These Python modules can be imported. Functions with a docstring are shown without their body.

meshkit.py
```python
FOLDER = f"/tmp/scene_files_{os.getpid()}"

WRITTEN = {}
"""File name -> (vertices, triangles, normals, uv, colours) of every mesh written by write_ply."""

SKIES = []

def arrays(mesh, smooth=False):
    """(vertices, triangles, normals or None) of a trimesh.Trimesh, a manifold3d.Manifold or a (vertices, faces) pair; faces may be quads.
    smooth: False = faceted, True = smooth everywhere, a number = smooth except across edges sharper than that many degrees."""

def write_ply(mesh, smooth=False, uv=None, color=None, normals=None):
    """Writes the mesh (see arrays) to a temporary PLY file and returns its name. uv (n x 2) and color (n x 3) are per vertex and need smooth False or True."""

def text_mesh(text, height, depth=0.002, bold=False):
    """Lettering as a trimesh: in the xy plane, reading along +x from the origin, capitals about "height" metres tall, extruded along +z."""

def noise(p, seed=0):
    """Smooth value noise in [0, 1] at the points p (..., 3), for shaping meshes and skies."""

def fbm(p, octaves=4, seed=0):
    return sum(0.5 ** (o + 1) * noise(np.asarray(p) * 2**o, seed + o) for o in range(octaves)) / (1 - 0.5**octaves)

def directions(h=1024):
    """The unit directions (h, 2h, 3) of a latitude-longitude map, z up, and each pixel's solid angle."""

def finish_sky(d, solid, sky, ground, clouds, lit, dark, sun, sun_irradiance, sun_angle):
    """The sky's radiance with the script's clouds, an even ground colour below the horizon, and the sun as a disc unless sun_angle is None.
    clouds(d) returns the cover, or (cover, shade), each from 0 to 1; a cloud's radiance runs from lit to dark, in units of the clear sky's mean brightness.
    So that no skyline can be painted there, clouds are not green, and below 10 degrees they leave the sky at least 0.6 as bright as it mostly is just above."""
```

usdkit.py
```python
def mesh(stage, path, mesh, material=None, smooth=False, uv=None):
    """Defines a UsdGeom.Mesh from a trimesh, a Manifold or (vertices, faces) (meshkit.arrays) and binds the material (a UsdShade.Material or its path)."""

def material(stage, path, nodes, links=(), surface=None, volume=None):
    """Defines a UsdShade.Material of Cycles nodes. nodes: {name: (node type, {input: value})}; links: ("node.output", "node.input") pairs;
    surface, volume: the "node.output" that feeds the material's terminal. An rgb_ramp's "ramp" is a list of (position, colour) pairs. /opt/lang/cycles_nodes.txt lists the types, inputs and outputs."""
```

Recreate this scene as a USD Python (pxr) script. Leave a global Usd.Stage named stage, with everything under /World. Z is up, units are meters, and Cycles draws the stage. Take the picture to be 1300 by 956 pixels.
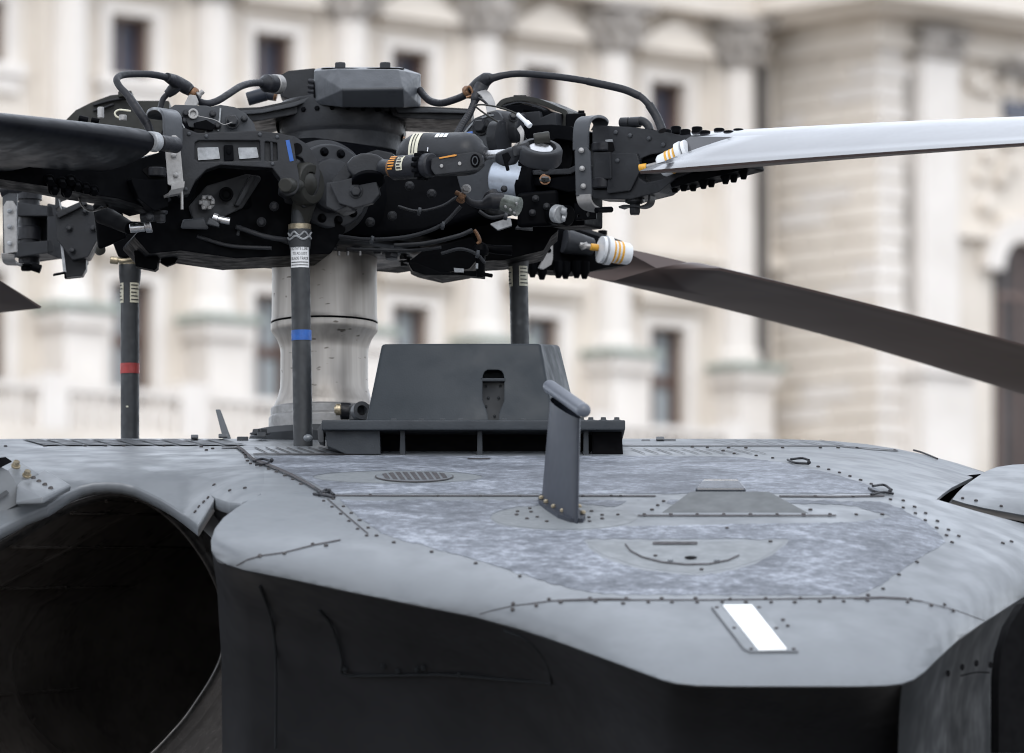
import math, random
import numpy as np, trimesh, manifold3d, shapely
from shapely.geometry import Polygon, LineString, Point
from shapely.ops import unary_union
from scipy.interpolate import PchipInterpolator
from scipy.spatial import Delaunay
from pxr import Usd, UsdGeom, UsdLux, UsdShade, Gf, Sdf
import usdkit, meshkit

random.seed(5)
rng = np.random.default_rng(5)
stage = Usd.Stage.CreateInMemory()
UsdGeom.SetStageUpAxis(stage, 'Z')
UsdGeom.Xform.Define(stage, '/World')
UsdGeom.Scope.Define(stage, '/World/Looks')

# ---------------------------------------------------------------- camera, sky, sun, exposure
ZC = 1.7            # eye height
F = 7200.0          # focal length in picture widths of 1300
YH = 1100.0         # where the true horizon lies (below the frame: a long lens aimed upwards)
cam = UsdGeom.Camera.Define(stage, '/World/camera')
cam.AddTranslateOp().Set(Gf.Vec3d(0, 0, ZC))
cam.AddRotateXOp().Set(90.0)
HA = 36.0
cam.CreateHorizontalApertureAttr(HA)
cam.CreateVerticalApertureAttr(HA * 753 / 1024)
cam.CreateFocalLengthAttr(HA * F / 1300)
cam.CreateVerticalApertureOffsetAttr(HA * (YH - 478) / 1300)
cam.CreateClippingRangeAttr(Gf.Vec2f(0.5, 20000))
cam.CreateFStopAttr(3.7)
cam.CreateFocusDistanceAttr(17.1)
cam.CreateExposureAttr(1.02)

SUN_EL, SUN_AZ = math.radians(46), math.radians(178)   # azimuth: atan2(x, y) of the direction towards the sun
sky = usdkit.material(stage, '/World/Looks/sky', {
    'tc': ('texture_coordinate', {}),
    'n': ('noise_texture', {'scale': 2.2, 'detail': 5.0, 'roughness': 0.55}),
    'cr': ('rgb_ramp', {'ramp': [(0.25, (5.05, 5.4, 6.0)), (0.75, (7.2, 7.55, 8.15))]}),
    's': ('sky_texture', {'sky_type': 'single_scattering', 'sun_disc': False, 'sun_elevation': SUN_EL, 'sun_rotation': SUN_AZ}),
    'm': ('mix_color', {'fac': 0.86, 'use_clamp': False}),
    'b': ('background_shader', {'strength': 0.14})},
    [('tc.generated', 'n.vector'), ('n.fac', 'cr.fac'), ('s.color', 'm.a'), ('cr.color', 'm.b'), ('m.result', 'b.color')], surface='b.background')
dome = UsdLux.DomeLight.Define(stage, '/World/sky')
UsdShade.MaterialBindingAPI.Apply(dome.GetPrim()).Bind(sky)
dome.GetPrim().SetCustomDataByKey('kind', 'structure')
dome.GetPrim().SetCustomDataByKey('label', 'bright overcast sky over the palace square')
sun = UsdLux.DistantLight.Define(stage, '/World/sun')
sun.CreateIntensityAttr(0.16); sun.CreateAngleAttr(40.0); sun.CreateNormalizeAttr(True)
sun.CreateColorAttr(Gf.Vec3f(1.0, 0.95, 0.88))
d_sun = np.array([math.sin(SUN_AZ) * math.cos(SUN_EL), math.cos(SUN_AZ) * math.cos(SUN_EL), math.sin(SUN_EL)])
zx = d_sun; xx = np.cross([0, 0, 1.0], zx); xx /= np.linalg.norm(xx); yx = np.cross(zx, xx)
sun.AddTransformOp().Set(Gf.Matrix4d(*xx, 0, *yx, 0, *zx, 0, 0, 0, 0, 1))

# ---------------------------------------------------------------- materials
def mat(name, base, rough=0.5, metal=0.0, var=0.25, scale=9.0, bump=0.0, bscale=60.0, bevel=0.0, spec=0.5, coat=0.0, stretch=(1, 1, 1), tint=None, rvar=0.15):
    """A painted or metal surface: two octaves of tone, a little uneven gloss, fine relief, softened edges."""
    b = np.array(base, float); t = np.array(tint if tint is not None else b, float)
    nodes = {'tc': ('texture_coordinate', {}), 'mp': ('mapping', {'scale': stretch}),
             'n': ('noise_texture', {'scale': scale, 'detail': 6.0, 'roughness': 0.62}),
             'r': ('rgb_ramp', {'ramp': [(0.25, tuple(b * (1 - var))), (0.5, tuple((b + t) / 2)), (0.75, tuple(t * (1 + var)))]}),
             'rr': ('map_range', {'from_min': 0.3, 'from_max': 0.7, 'to_min': max(0.02, rough - rvar), 'to_max': min(1, rough + rvar), 'clamp': True}),
             'n2': ('noise_texture', {'scale': scale * 3.7, 'detail': 3.0}),
             'p': ('principled_bsdf', {'metallic': metal, 'specular_ior_level': spec, 'coat_weight': coat})}
    links = [('tc.object', 'mp.vector'), ('mp.vector', 'n.vector'), ('mp.vector', 'n2.vector'), ('n.fac', 'r.fac'), ('r.color', 'p.base_color'),
             ('n2.fac', 'rr.value'), ('rr.result', 'p.roughness')]
    if bevel:
        nodes['bv'] = ('bevel', {'radius': bevel, 'samples': 4})
    if bump:
        nodes['nb'] = ('noise_texture', {'scale': bscale, 'detail': 3.0})
        nodes['bp'] = ('bump', {'strength': bump, 'distance': 0.002})
        links += [('mp.vector', 'nb.vector'), ('nb.fac', 'bp.height'), ('bp.normal', 'p.normal')]
        if bevel:
            links.append(('bv.bevel', 'bp.normal'))
    elif bevel:
        links.append(('bv.bevel', 'p.normal'))
    return usdkit.material(stage, '/World/Looks/' + name, nodes, links, surface='p.BSDF')

M = {}
M['hub'] = mat('hub_black_paint', (0.0014, 0.0016, 0.0023), 0.5, var=0.5, spec=0.035, scale=7, bump=0.25, bscale=160, bevel=0.006)
M['hubgrey'] = mat('hub_charcoal_paint', (0.0142, 0.0152, 0.0176), 0.42, var=0.4, spec=0.25, scale=6, bump=0.25, bscale=160, bevel=0.006)
M['olive'] = mat('olive_black_casting', (0.018, 0.018, 0.0155), 0.5, spec=0.25, var=0.3, scale=12, bump=0.3, bscale=140, bevel=0.005)
M['cap'] = mat('cap_grey_paint', (0.036, 0.039, 0.044), 0.42, spec=0.3, var=0.16, scale=6, bump=0.2, bscale=200, bevel=0.006)
M['turret'] = mat('turret_grey_paint', (0.023, 0.0275, 0.032), 0.5, spec=0.18, var=0.07, scale=3, bump=0.2, bscale=180, bevel=0.007)
M['slab'] = mat('slab_grey_paint', (0.027, 0.031, 0.036), 0.5, spec=0.22, var=0.2, scale=6, bump=0.3, bscale=180, bevel=0.005)
M['bluegrey'] = mat('antenna_blue_grey', (0.0165, 0.0195, 0.027), 0.42, var=0.05, spec=0.2, scale=10, rvar=0.02)
M['aerialcap'] = mat('aerial_skylit_cap', (0.070, 0.078, 0.095), 0.4, var=0.06, scale=10, rvar=0.02)  # lighter copy of the aerial colour; skylight on the rod is put in
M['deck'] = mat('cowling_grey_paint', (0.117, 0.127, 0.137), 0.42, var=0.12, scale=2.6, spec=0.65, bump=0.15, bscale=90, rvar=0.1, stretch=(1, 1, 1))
M['deckdull'] = mat('fairing_grey_paint', (0.116, 0.126, 0.136), 0.42, var=0.10, spec=0.7, scale=2.5, bump=0.15, bscale=90, rvar=0.1)
M['aerialgrey'] = mat('glossy_handle_paint', (0.018, 0.021, 0.027), 0.22, var=0.15, scale=10, coat=0.6, bevel=0.004)
M['patch'] = mat('pad_grey_paint', (0.132, 0.142, 0.149), 0.48, var=0.07, scale=5)
M['box'] = mat('box_grey_paint', (0.082, 0.088, 0.091), 0.6, var=0.1, scale=6)
M['rubber'] = mat('black_rubber', (0.0075, 0.008, 0.0105), 0.48, spec=0.3, var=0.25, scale=25, bump=0.3, bscale=220)
M['void'] = mat('gap_shade_black', (0.003, 0.003, 0.0035), 0.8, var=0.2, spec=0.08)  # near-black that stands in for the dark inside openings and gaps
M['hull'] = mat('dark_hull_paint', (0.030, 0.033, 0.037), 0.45, var=0.2, scale=3)  # even dark grey for clips, collars and edge strips
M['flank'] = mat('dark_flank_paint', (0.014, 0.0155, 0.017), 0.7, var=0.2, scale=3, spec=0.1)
M['under'] = mat('undercowl_shade_black', (0.0082, 0.0086, 0.0098), 0.55, var=0.5, scale=2, spec=0.16)  # near-black so that the wall under the cowling looks shaded
M['rivet'] = mat('rivet_brown', (0.028, 0.024, 0.024), 0.55, var=0.4, scale=30)
M['seam'] = mat('seam_sealant', (0.030, 0.026, 0.028), 0.7, var=0.3, scale=20)
M['steel'] = mat('bright_steel', (0.48, 0.48, 0.49), 0.3, metal=1.0, var=0.1, scale=30, rvar=0.1)
M['silver'] = mat('satin_aluminium', (0.27, 0.265, 0.26), 0.5, metal=0.6, var=0.12, scale=24, bump=0.2, bscale=200, bevel=0.003)
M['plate'] = mat('worn_data_plate', (0.25, 0.26, 0.27), 0.5, metal=0.3, var=0.35, scale=45)
M['tube'] = mat('pale_blue_alloy', (0.42, 0.46, 0.52), 0.42, metal=0.5, var=0.1, scale=10)
M['linkpaint'] = mat('rod_charcoal', (0.016, 0.018, 0.0205), 0.5, var=0.25, scale=12, bump=0.2, bscale=220)
M['blue'] = mat('blue_band', (0.006, 0.066, 0.27), 0.45, var=0.35, scale=30)
M['red'] = mat('red_band', (0.24, 0.018, 0.016), 0.45, var=0.35, scale=30)
M['orange'] = mat('orange_print', (0.50, 0.20, 0.02), 0.5, var=0.15, scale=60)
M['yellow'] = mat('yellow_plastic', (0.55, 0.28, 0.025), 0.4, var=0.12, scale=40)
M['white'] = mat('white_plastic', (0.55, 0.565, 0.58), 0.4, var=0.06, scale=30)
M['whitelight'] = mat('white_light_strip', (0.74, 0.75, 0.745), 0.4, var=0.04, scale=14)
M['cream'] = mat('cream_label', (0.50, 0.48, 0.38), 0.55, var=0.2, scale=60)
M['labelwhite'] = mat('white_label', (0.60, 0.61, 0.62), 0.5, var=0.12, scale=60)
M['ink'] = mat('label_ink', (0.02, 0.02, 0.02), 0.6)
M['copper'] = mat('copper_wire', (0.13, 0.068, 0.035), 0.45, metal=0.6, var=0.6, scale=120)
M['brass'] = mat('brass_bolt', (0.30, 0.255, 0.18), 0.4, metal=0.8, var=0.3, scale=80)
M['glassgrey'] = mat('clear_sleeve', (0.09, 0.10, 0.09), 0.15, var=0.5, scale=50)
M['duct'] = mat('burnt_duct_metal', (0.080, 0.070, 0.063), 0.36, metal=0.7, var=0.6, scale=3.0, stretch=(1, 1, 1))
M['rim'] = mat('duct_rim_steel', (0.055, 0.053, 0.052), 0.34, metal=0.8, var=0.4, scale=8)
M['blade'] = mat('rotor_blade_skin', (0.010, 0.0100, 0.0115), 0.17, var=0.15, scale=2, bump=0.0, bscale=40, spec=0.55, coat=0.28, rvar=0.03)
M['bladedim'] = mat('rotor_boot_and_dim_skin', (0.0038, 0.0042, 0.0056), 0.34, var=0.3, scale=6, spec=0.05, rvar=0.08)  # black leading-edge strip; elsewhere dim reflection put into the near blade's colour
M['bladelow'] = mat('rotor_blade_underside', (0.062, 0.046, 0.042), 0.5, var=0.05, scale=1.2, spec=0.14, rvar=0.02, stretch=(1, 1, 1))
# turned steel of the mast: rings of tone round the axis, scratches, and tall soft bands
M['mast'] = usdkit.material(stage, '/World/Looks/mast_steel', {
    'tc': ('texture_coordinate', {}), 'm1': ('mapping', {'scale': (3, 3, 180)}), 'm2': ('mapping', {'scale': (34, 34, 1.2)}), 'm3': ('mapping', {'scale': (20, 20, 60)}),
    'n1': ('noise_texture', {'scale': 1.0, 'detail': 4.0}), 'n2': ('noise_texture', {'scale': 1.0, 'detail': 3.0}), 'n3': ('noise_texture', {'scale': 1.0, 'detail': 2.0}),
    'r2': ('rgb_ramp', {'ramp': [(0.3, (0.32, 0.297, 0.272)), (0.7, (0.45, 0.418, 0.382))]}),
    'r3': ('rgb_ramp', {'ramp': [(0.27, (0.35, 0.33, 0.31)), (0.33, (1, 1, 1))]}),
    'mu': ('mix_color', {'blend_type': 'multiply', 'fac': 1.0}),
    'bp': ('bump', {'strength': 0.12, 'distance': 0.001}),
    'p': ('principled_bsdf', {'metallic': 0.8, 'roughness': 0.46, 'anisotropic': 0.0})},
    [('tc.object', 'm1.vector'), ('tc.object', 'm2.vector'), ('tc.object', 'm3.vector'), ('m1.vector', 'n1.vector'), ('m2.vector', 'n2.vector'), ('m3.vector', 'n3.vector'),
     ('n2.fac', 'r2.fac'), ('n3.fac', 'r3.fac'), ('r2.color', 'mu.a'), ('r3.color', 'mu.b'), ('mu.result', 'p.base_color'), ('n1.fac', 'bp.height'), ('bp.normal', 'p.normal')], surface='p.BSDF')
# walkway: gritty anti-slip paint, scuffed pale in cloudy patches
M['walk'] = usdkit.material(stage, '/World/Looks/walkway_paint', {
    'tc': ('texture_coordinate', {}), 'm1': ('mapping', {'scale': (0.75, 1.0, 1)}),
    'n1': ('noise_texture', {'scale': 5.2, 'detail': 7.0, 'roughness': 0.66, 'distortion': 0.6}),
    'n2': ('noise_texture', {'scale': 42.0, 'detail': 5.0, 'roughness': 0.8}), 'n3': ('noise_texture', {'scale': 420.0, 'detail': 1.0}),
    'mx': ('mix_float', {'fac': 0.56}),
    'r': ('rgb_ramp', {'ramp': [(0.40, (0.050, 0.056, 0.068)), (0.47, (0.086, 0.095, 0.112)), (0.53, (0.138, 0.151, 0.176)), (0.61, (0.265, 0.285, 0.322))]}),
    'bp': ('bump', {'strength': 0.3, 'distance': 0.001}),
    'p': ('principled_bsdf', {'roughness': 0.6})},
    [('tc.object', 'm1.vector'), ('m1.vector', 'n1.vector'), ('m1.vector', 'n2.vector'), ('m1.vector', 'n3.vector'), ('n1.fac', 'mx.a'), ('n2.fac', 'mx.b'), ('mx.result', 'r.fac'),
     ('r.color', 'p.base_color'), ('n3.fac', 'bp.height'), ('bp.normal', 'p.normal')], surface='p.BSDF')
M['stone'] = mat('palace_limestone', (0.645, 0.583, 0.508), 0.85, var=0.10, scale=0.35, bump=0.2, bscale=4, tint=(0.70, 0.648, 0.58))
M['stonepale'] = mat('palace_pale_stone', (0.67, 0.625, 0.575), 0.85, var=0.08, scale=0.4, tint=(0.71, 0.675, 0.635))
M['stonedark'] = mat('palace_dark_stone', (0.30, 0.275, 0.25), 0.9, var=0.25, scale=0.8, tint=(0.40, 0.37, 0.34))  # darker stone tone for capitals, niche strip and pavilion hood
M['frame'] = mat('window_brown_wood', (0.13, 0.088, 0.074), 0.5, var=0.2, scale=2)
M['pane'] = mat('window_dark_glass', (0.050, 0.054, 0.078), 0.14, var=0.2, scale=0.6, spec=0.7)
M['panepale'] = mat('window_painted_reflection', (0.34, 0.38, 0.40), 0.15, var=0.15, scale=0.6, spec=0.8)  # bright base colour stands in for reflection in the lower panes
M['archpane'] = mat('brown_arch_glass', (0.055, 0.046, 0.044), 0.3, var=0.3, scale=0.8, spec=0.25)  # darker, browner and less glossy than the other panes
M['pipe'] = mat('weathered_lead', (0.10, 0.092, 0.086), 0.7, var=0.3, scale=1)
M['patina'] = mat('green_copper_patina', (0.30, 0.34, 0.30), 0.8, var=0.2, scale=1)
M['paving'] = mat('square_gravel', (0.135, 0.118, 0.104), 0.9, var=0.15, scale=0.5)

# ---------------------------------------------------------------- helpers
def W(px, py, Y):
    return np.array([(px - 650.0) * Y / F, Y, ZC + (YH - py) * Y / F])

ORIGIN = {}
USED = {}
def numbered(parent, name):
    k = parent + '/' + name
    n = USED.get(k, 0); USED[k] = n + 1
    return name if n == 0 else f'{name}_{n:03d}'

def custom(prim, **kw):
    for k, v in kw.items():
        if v: prim.SetCustomDataByKey(k, v)

def thing(name, label, category, loc, group=None):
    n = numbered('/World', name)
    x = UsdGeom.Xform.Define(stage, '/World/' + n)
    x.AddTranslateOp().Set(Gf.Vec3d(*map(float, loc)))
    ORIGIN['/World/' + n] = np.array(loc, float)
    custom(x.GetPrim(), label=label, category=category, group=group)
    return '/World/' + n

def cat_(meshes):
    out = []
    for m in meshes:
        if hasattr(m, 'to_mesh'):
            q = m.to_mesh(); m = trimesh.Trimesh(q.vert_properties[:, :3], q.tri_verts, process=False)
        out.append(m)
    return trimesh.util.concatenate(out)

def part(name, mesh, m, parent, smooth=35, kind=None, label=None):
    if isinstance(mesh, (list,)):
        mesh = cat_(mesh)
    root = '/' + '/'.join(parent.split('/')[1:3])
    n = numbered(parent, name)
    v, f, nn = meshkit.arrays(mesh, False)
    mm = trimesh.Trimesh(v - ORIGIN.get(root, 0), f, process=bool(smooth))
    g = usdkit.mesh(stage, parent + '/' + n, mm, M[m], smooth=smooth)
    custom(g.GetPrim(), kind=kind, label=label)
    return parent + '/' + n

def nrm(v):
    v = np.array(v, float); return v / max(1e-12, np.linalg.norm(v))

def frame_of(a):
    a = nrm(a); h = np.array([0, 0, 1.0]) if abs(a[2]) < 0.9 else np.array([1.0, 0, 0])
    u = nrm(np.cross(h, a)); return u, np.cross(a, u), a

def lathe(prof, base, axis, n=48):
    """prof: (radius, height) pairs turned round the axis from base."""
    u, v, a = frame_of(axis); prof = np.array(prof, float)
    t = np.linspace(0, 2 * np.pi, n, endpoint=False)
    rings = [np.array(base) + a * h + r * (np.cos(t)[:, None] * u + np.sin(t)[:, None] * v) for r, h in prof]
    V = np.vstack(rings); Fc = []
    for i in range(len(prof) - 1):
        for j in range(n):
            k = (j + 1) % n
            A, B, C, D = i * n + j, i * n + k, (i + 1) * n + k, (i + 1) * n + j
            Fc += [[A, B, C], [A, C, D]]
    for i, s in ((0, 1), (len(prof) - 1, -1)):
        if prof[i][0] > 1e-5:
            V = np.vstack([V, np.array(base) + a * prof[i][1]]); c = len(V) - 1
            for j in range(n):
                k = (j + 1) % n
                Fc.append([c, i * n + k, i * n + j] if s > 0 else [c, i * n + j, i * n + k])
    return trimesh.Trimesh(V, np.array(Fc), process=False)

def cyl(p, q, r, r2=None, n=28, ch=0.12):
    p, q = np.array(p, float), np.array(q, float); L = np.linalg.norm(q - p); r2 = r if r2 is None else r2
    c = min(ch * min(r, r2), L * 0.3)
    return lathe([(r - c, 0), (r, c), (r2, L - c), (r2 - c, L)], p, q - p, n)

def smoothpath(pts, n=8):
    P = np.array(pts, float)
    if len(P) < 3:
        return P
    t = np.concatenate([[0], np.cumsum(np.linalg.norm(np.diff(P, axis=0), axis=1) ** 0.5)])
    out = []
    Q = np.vstack([2 * P[0] - P[1], P, 2 * P[-1] - P[-2]])
    for i in range(1, len(Q) - 2):
        p0, p1, p2, p3 = Q[i - 1:i + 3]
        for s in np.linspace(0, 1, n, endpoint=False):
            out.append(0.5 * ((2 * p1) + (-p0 + p2) * s + (2 * p0 - 5 * p1 + 4 * p2 - p3) * s * s + (-p0 + 3 * p1 - 3 * p2 + p3) * s ** 3))
    return np.array(out + [P[-1]])

def tube(pts, r, n=14, sm=True):
    P = smoothpath(pts) if sm else np.array(pts, float)
    R = np.full(len(P), r) if np.ndim(r) == 0 else np.interp(np.linspace(0, 1, len(P)), np.linspace(0, 1, len(r)), r)
    T = np.gradient(P, axis=0); T /= np.linalg.norm(T, axis=1)[:, None]
    u = frame_of(T[0])[0]; V = []; th = np.linspace(0, 2 * np.pi, n, endpoint=False)
    for i in range(len(P)):
        u = nrm(u - T[i] * (u @ T[i])); w = np.cross(T[i], u)
        V.append(P[i] + R[i] * (np.cos(th)[:, None] * u + np.sin(th)[:, None] * w))
    V = np.vstack(V + [P[:1], P[-1:]]); Fc = []
    for i in range(len(P) - 1):
        for j in range(n):
            k = (j + 1) % n; A, B, C, D = i * n + j, i * n + k, (i + 1) * n + k, (i + 1) * n + j
            Fc += [[A, B, C], [A, C, D]]
    e = len(P) * n
    for j in range(n):
        k = (j + 1) % n; Fc += [[e, k, j], [e + 1, (len(P) - 1) * n + j, (len(P) - 1) * n + k]]
    return trimesh.Trimesh(V, np.array(Fc), process=False)

def PL(px, Y, az=0.0):
    """An upright plane through the point that the picture shows at px and depth Y, running along azimuth az."""
    return ((px - 650.0) * Y / F, Y, math.tan(math.radians(az)))

def onplane(px, py, pl, off=0.0):
    X0, Y0, t = pl; k = (px - 650.0) / F
    nx, ny = t / math.hypot(1, t), -1 / math.hypot(1, t)
    X0 += nx * off; Y0 += ny * off
    Y = (Y0 - t * X0) / (1 - t * k)
    return np.array([k * Y, Y, ZC + (YH - py) * Y / F])

def rnd(poly, r):
    p = poly if hasattr(poly, 'buffer') else Polygon(poly)
    if r: p = p.buffer(-r).buffer(2 * r).buffer(-r)
    return p

def T(poly, pl, thick, off=0.0, r=2.0, holes=()):
    """A solid plate whose face has this outline and stands on plane pl; thick metres deep."""
    p = rnd(poly, r)
    for h in holes:
        p = p.difference(rnd(h, 1.5))
    X0, Y0, t = pl; c = 1 / math.hypot(1, t); back = np.array([-t * c, c, 0]) * thick
    out = []
    for g in getattr(p, 'geoms', [p]):
        if g.is_empty: continue
        g = g.simplify(0.12)
        v, f = trimesh.creation.triangulate_polygon(g, engine='earcut')
        Vf = np.array([onplane(a, b, pl, off) for a, b in v]); n = len(Vf)
        V = [Vf, Vf + back]
        fr = np.array(f); tri = [fr, fr[:, ::-1] + n]
        base = 2 * n
        for ring in [g.exterior] + list(g.interiors):
            c2 = np.array(ring.coords)[:-1]; m = len(c2)
            A = np.array([onplane(a, b, pl, off) for a, b in c2])
            V += [A, A + back]
            i = np.arange(m); j = (i + 1) % m
            tri.append(np.vstack([np.stack([base + i, base + j, base + m + j], 1), np.stack([base + i, base + m + j, base + m + i], 1)]))
            base += 2 * m
        mesh = trimesh.Trimesh(np.vstack(V), np.vstack(tri))
        mesh.merge_vertices(); mesh.fix_normals()
        out.append(mesh)
    return trimesh.util.concatenate(out)

def band(pts, w, pl, thick, off=0.0, sm=True):
    P = smoothpath([(*p, 0) for p in pts])[:, :2] if sm else pts
    return T(LineString(P).buffer(w / 2, cap_style=2), pl, thick, off, r=0)

def hull(pts, r=0.006, seg=12):
    """Convex body with rounded edges; pts are (px, py, Y) or world points when r < 0 is not used."""
    s = manifold3d.Manifold.sphere(r, seg)
    return manifold3d.Manifold.batch_hull([s.translate(tuple(map(float, p))) for p in pts])

def H(pts, r=0.006):
    return hull([W(*p) for p in pts], r)

def boxw(c, ex, ey, ez, a, b, d, r=0.004):
    c = np.array(c); return hull([c + sx * a * nrm(ex) + sy * b * nrm(ey) + sz * d * nrm(ez) for sx in (-1, 1) for sy in (-1, 1) for sz in (-1, 1)], r, 8)

def bolt(p, axis, r, h, washer=True, n=6):
    p = np.array(p, float); a = nrm(axis)
    c = [lathe([(r, 0), (r, h * 0.85), (r * 0.86, h)], p, a, n)]
    if washer: c.append(lathe([(r * 1.35, -0.001), (r * 1.35, h * 0.22), (r * 1.25, h * 0.25)], p, a, 18))
    return trimesh.util.concatenate(c)

def ribbon(pts, wid, thick):
    """A strip following 3-D points; wid is the half-width vector (one, or one for each point)."""
    P = np.array(pts, float); Wd = np.broadcast_to(np.array(wid, float), P.shape)
    Tn = np.gradient(P, axis=0); V = []
    for i in range(len(P)):
        nn = nrm(np.cross(Tn[i], Wd[i])) * thick / 2
        V += [P[i] - Wd[i] - nn, P[i] + Wd[i] - nn, P[i] + Wd[i] + nn, P[i] - Wd[i] + nn]
    Fc = []
    for i in range(len(P) - 1):
        for j in range(4):
            k = (j + 1) % 4; A, B, C, D = i * 4 + j, i * 4 + k, i * 4 + 4 + k, i * 4 + 4 + j
            Fc += [[A, B, C], [A, C, D]]
    e = len(P) * 4 - 4; Fc += [[0, 2, 1], [0, 3, 2], [e, e + 1, e + 2], [e, e + 2, e + 3]]
    m = trimesh.Trimesh(np.array(V), np.array(Fc), process=False); m.fix_normals(); return m

def cylpatch(p, axis, r, a0, a1, h0, h1, ref, n=14):
    """A thin curved label on a round rod: angles from the direction ref."""
    a = nrm(axis); u = nrm(np.array(ref, float) - a * (np.array(ref, float) @ a)); v = np.cross(a, u)
    t = np.radians(np.linspace(a0, a1, n)); V = []
    for rr in (r, r + 0.0012):
        for h in (h0, h1):
            V.append(np.array(p) + a * h + rr * (np.cos(t)[:, None] * u + np.sin(t)[:, None] * v))
    V = np.vstack(V); Fc = []
    def q(A, B, C, D): Fc.extend([[A, B, C], [A, C, D]])
    for i in range(n - 1):
        q(2 * n + i, 2 * n + i + 1, 3 * n + i + 1, 3 * n + i)
        q(i, n + i, n + i + 1, i + 1)
        q(n + i, 3 * n + i, 3 * n + i + 1, n + i + 1); q(i, i + 1, 2 * n + i + 1, 2 * n + i)
    m = trimesh.Trimesh(V, np.array(Fc), process=False); return m

def cyltext(text, height, p, axis, r, ang, h, ref, squeeze=1.0):
    m = meshkit.text_mesh(text, height, 0.0006)
    a = nrm(axis); u = nrm(np.array(ref, float) - a * (np.array(ref, float) @ a)); v = np.cross(a, u)
    x, y, z = m.vertices.T; w = x.max()
    t = (x - w / 2) * squeeze / r + math.radians(ang)
    m.vertices = np.array(p) + np.outer(h + y, a) + (r + z)[:, None] * (np.outer(np.cos(t), u) + np.outer(np.sin(t), v))
    return m

# ---------------------------------------------------------------- ground
gr = trimesh.Trimesh(np.array([[-3000, -300, 0], [3000, -300, 0], [3000, 6000, 0], [-3000, 6000, 0]], float), [[0, 1, 2], [0, 2, 3]])
g = usdkit.mesh(stage, '/World/ground', gr, M['paving'])
custom(g.GetPrim(), kind='structure', label='pale gravel square below the helicopter and palace')

# ================================================================ THE PALACE
PHI = math.radians(41); Y0B = 165.0; X0B = (520 - 650) * Y0B / F
ES = np.array([math.cos(PHI), math.sin(PHI), 0]); EN = np.array([math.sin(PHI), -math.cos(PHI), 0]); EZ = np.array([0, 0, 1.0])
PB = np.array([X0B, Y0B, 0.0])
def s_of(px, d=0.0):
    """Distance along the facade of what the picture shows at px, on the plane d metres proud of the wall."""
    k = (px - 650.0) / F; b = PB + EN * d
    return (k * b[1] - b[0]) / (ES[0] - k * ES[1])
def z_of(py, s, d=0.0):
    return ZC + (YH - py) * (PB + ES * s + EN * d)[1] / F
def fb(s0, s1, d0, d1, z0, z1):
    """A block of masonry in facade coordinates."""
    V = np.array([PB + ES * s + EN * d + EZ * z for s in (s0, s1) for d in (d0, d1) for z in (z0, z1)])
    m = trimesh.convex.convex_hull(V); return m
def zr(py): return ZC + (YH - py) * Y0B / F
palace = thing('palace_building', 'pale stone palace with giant columns behind the helicopter', 'building', (PB[0], PB[1], 0))

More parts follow.
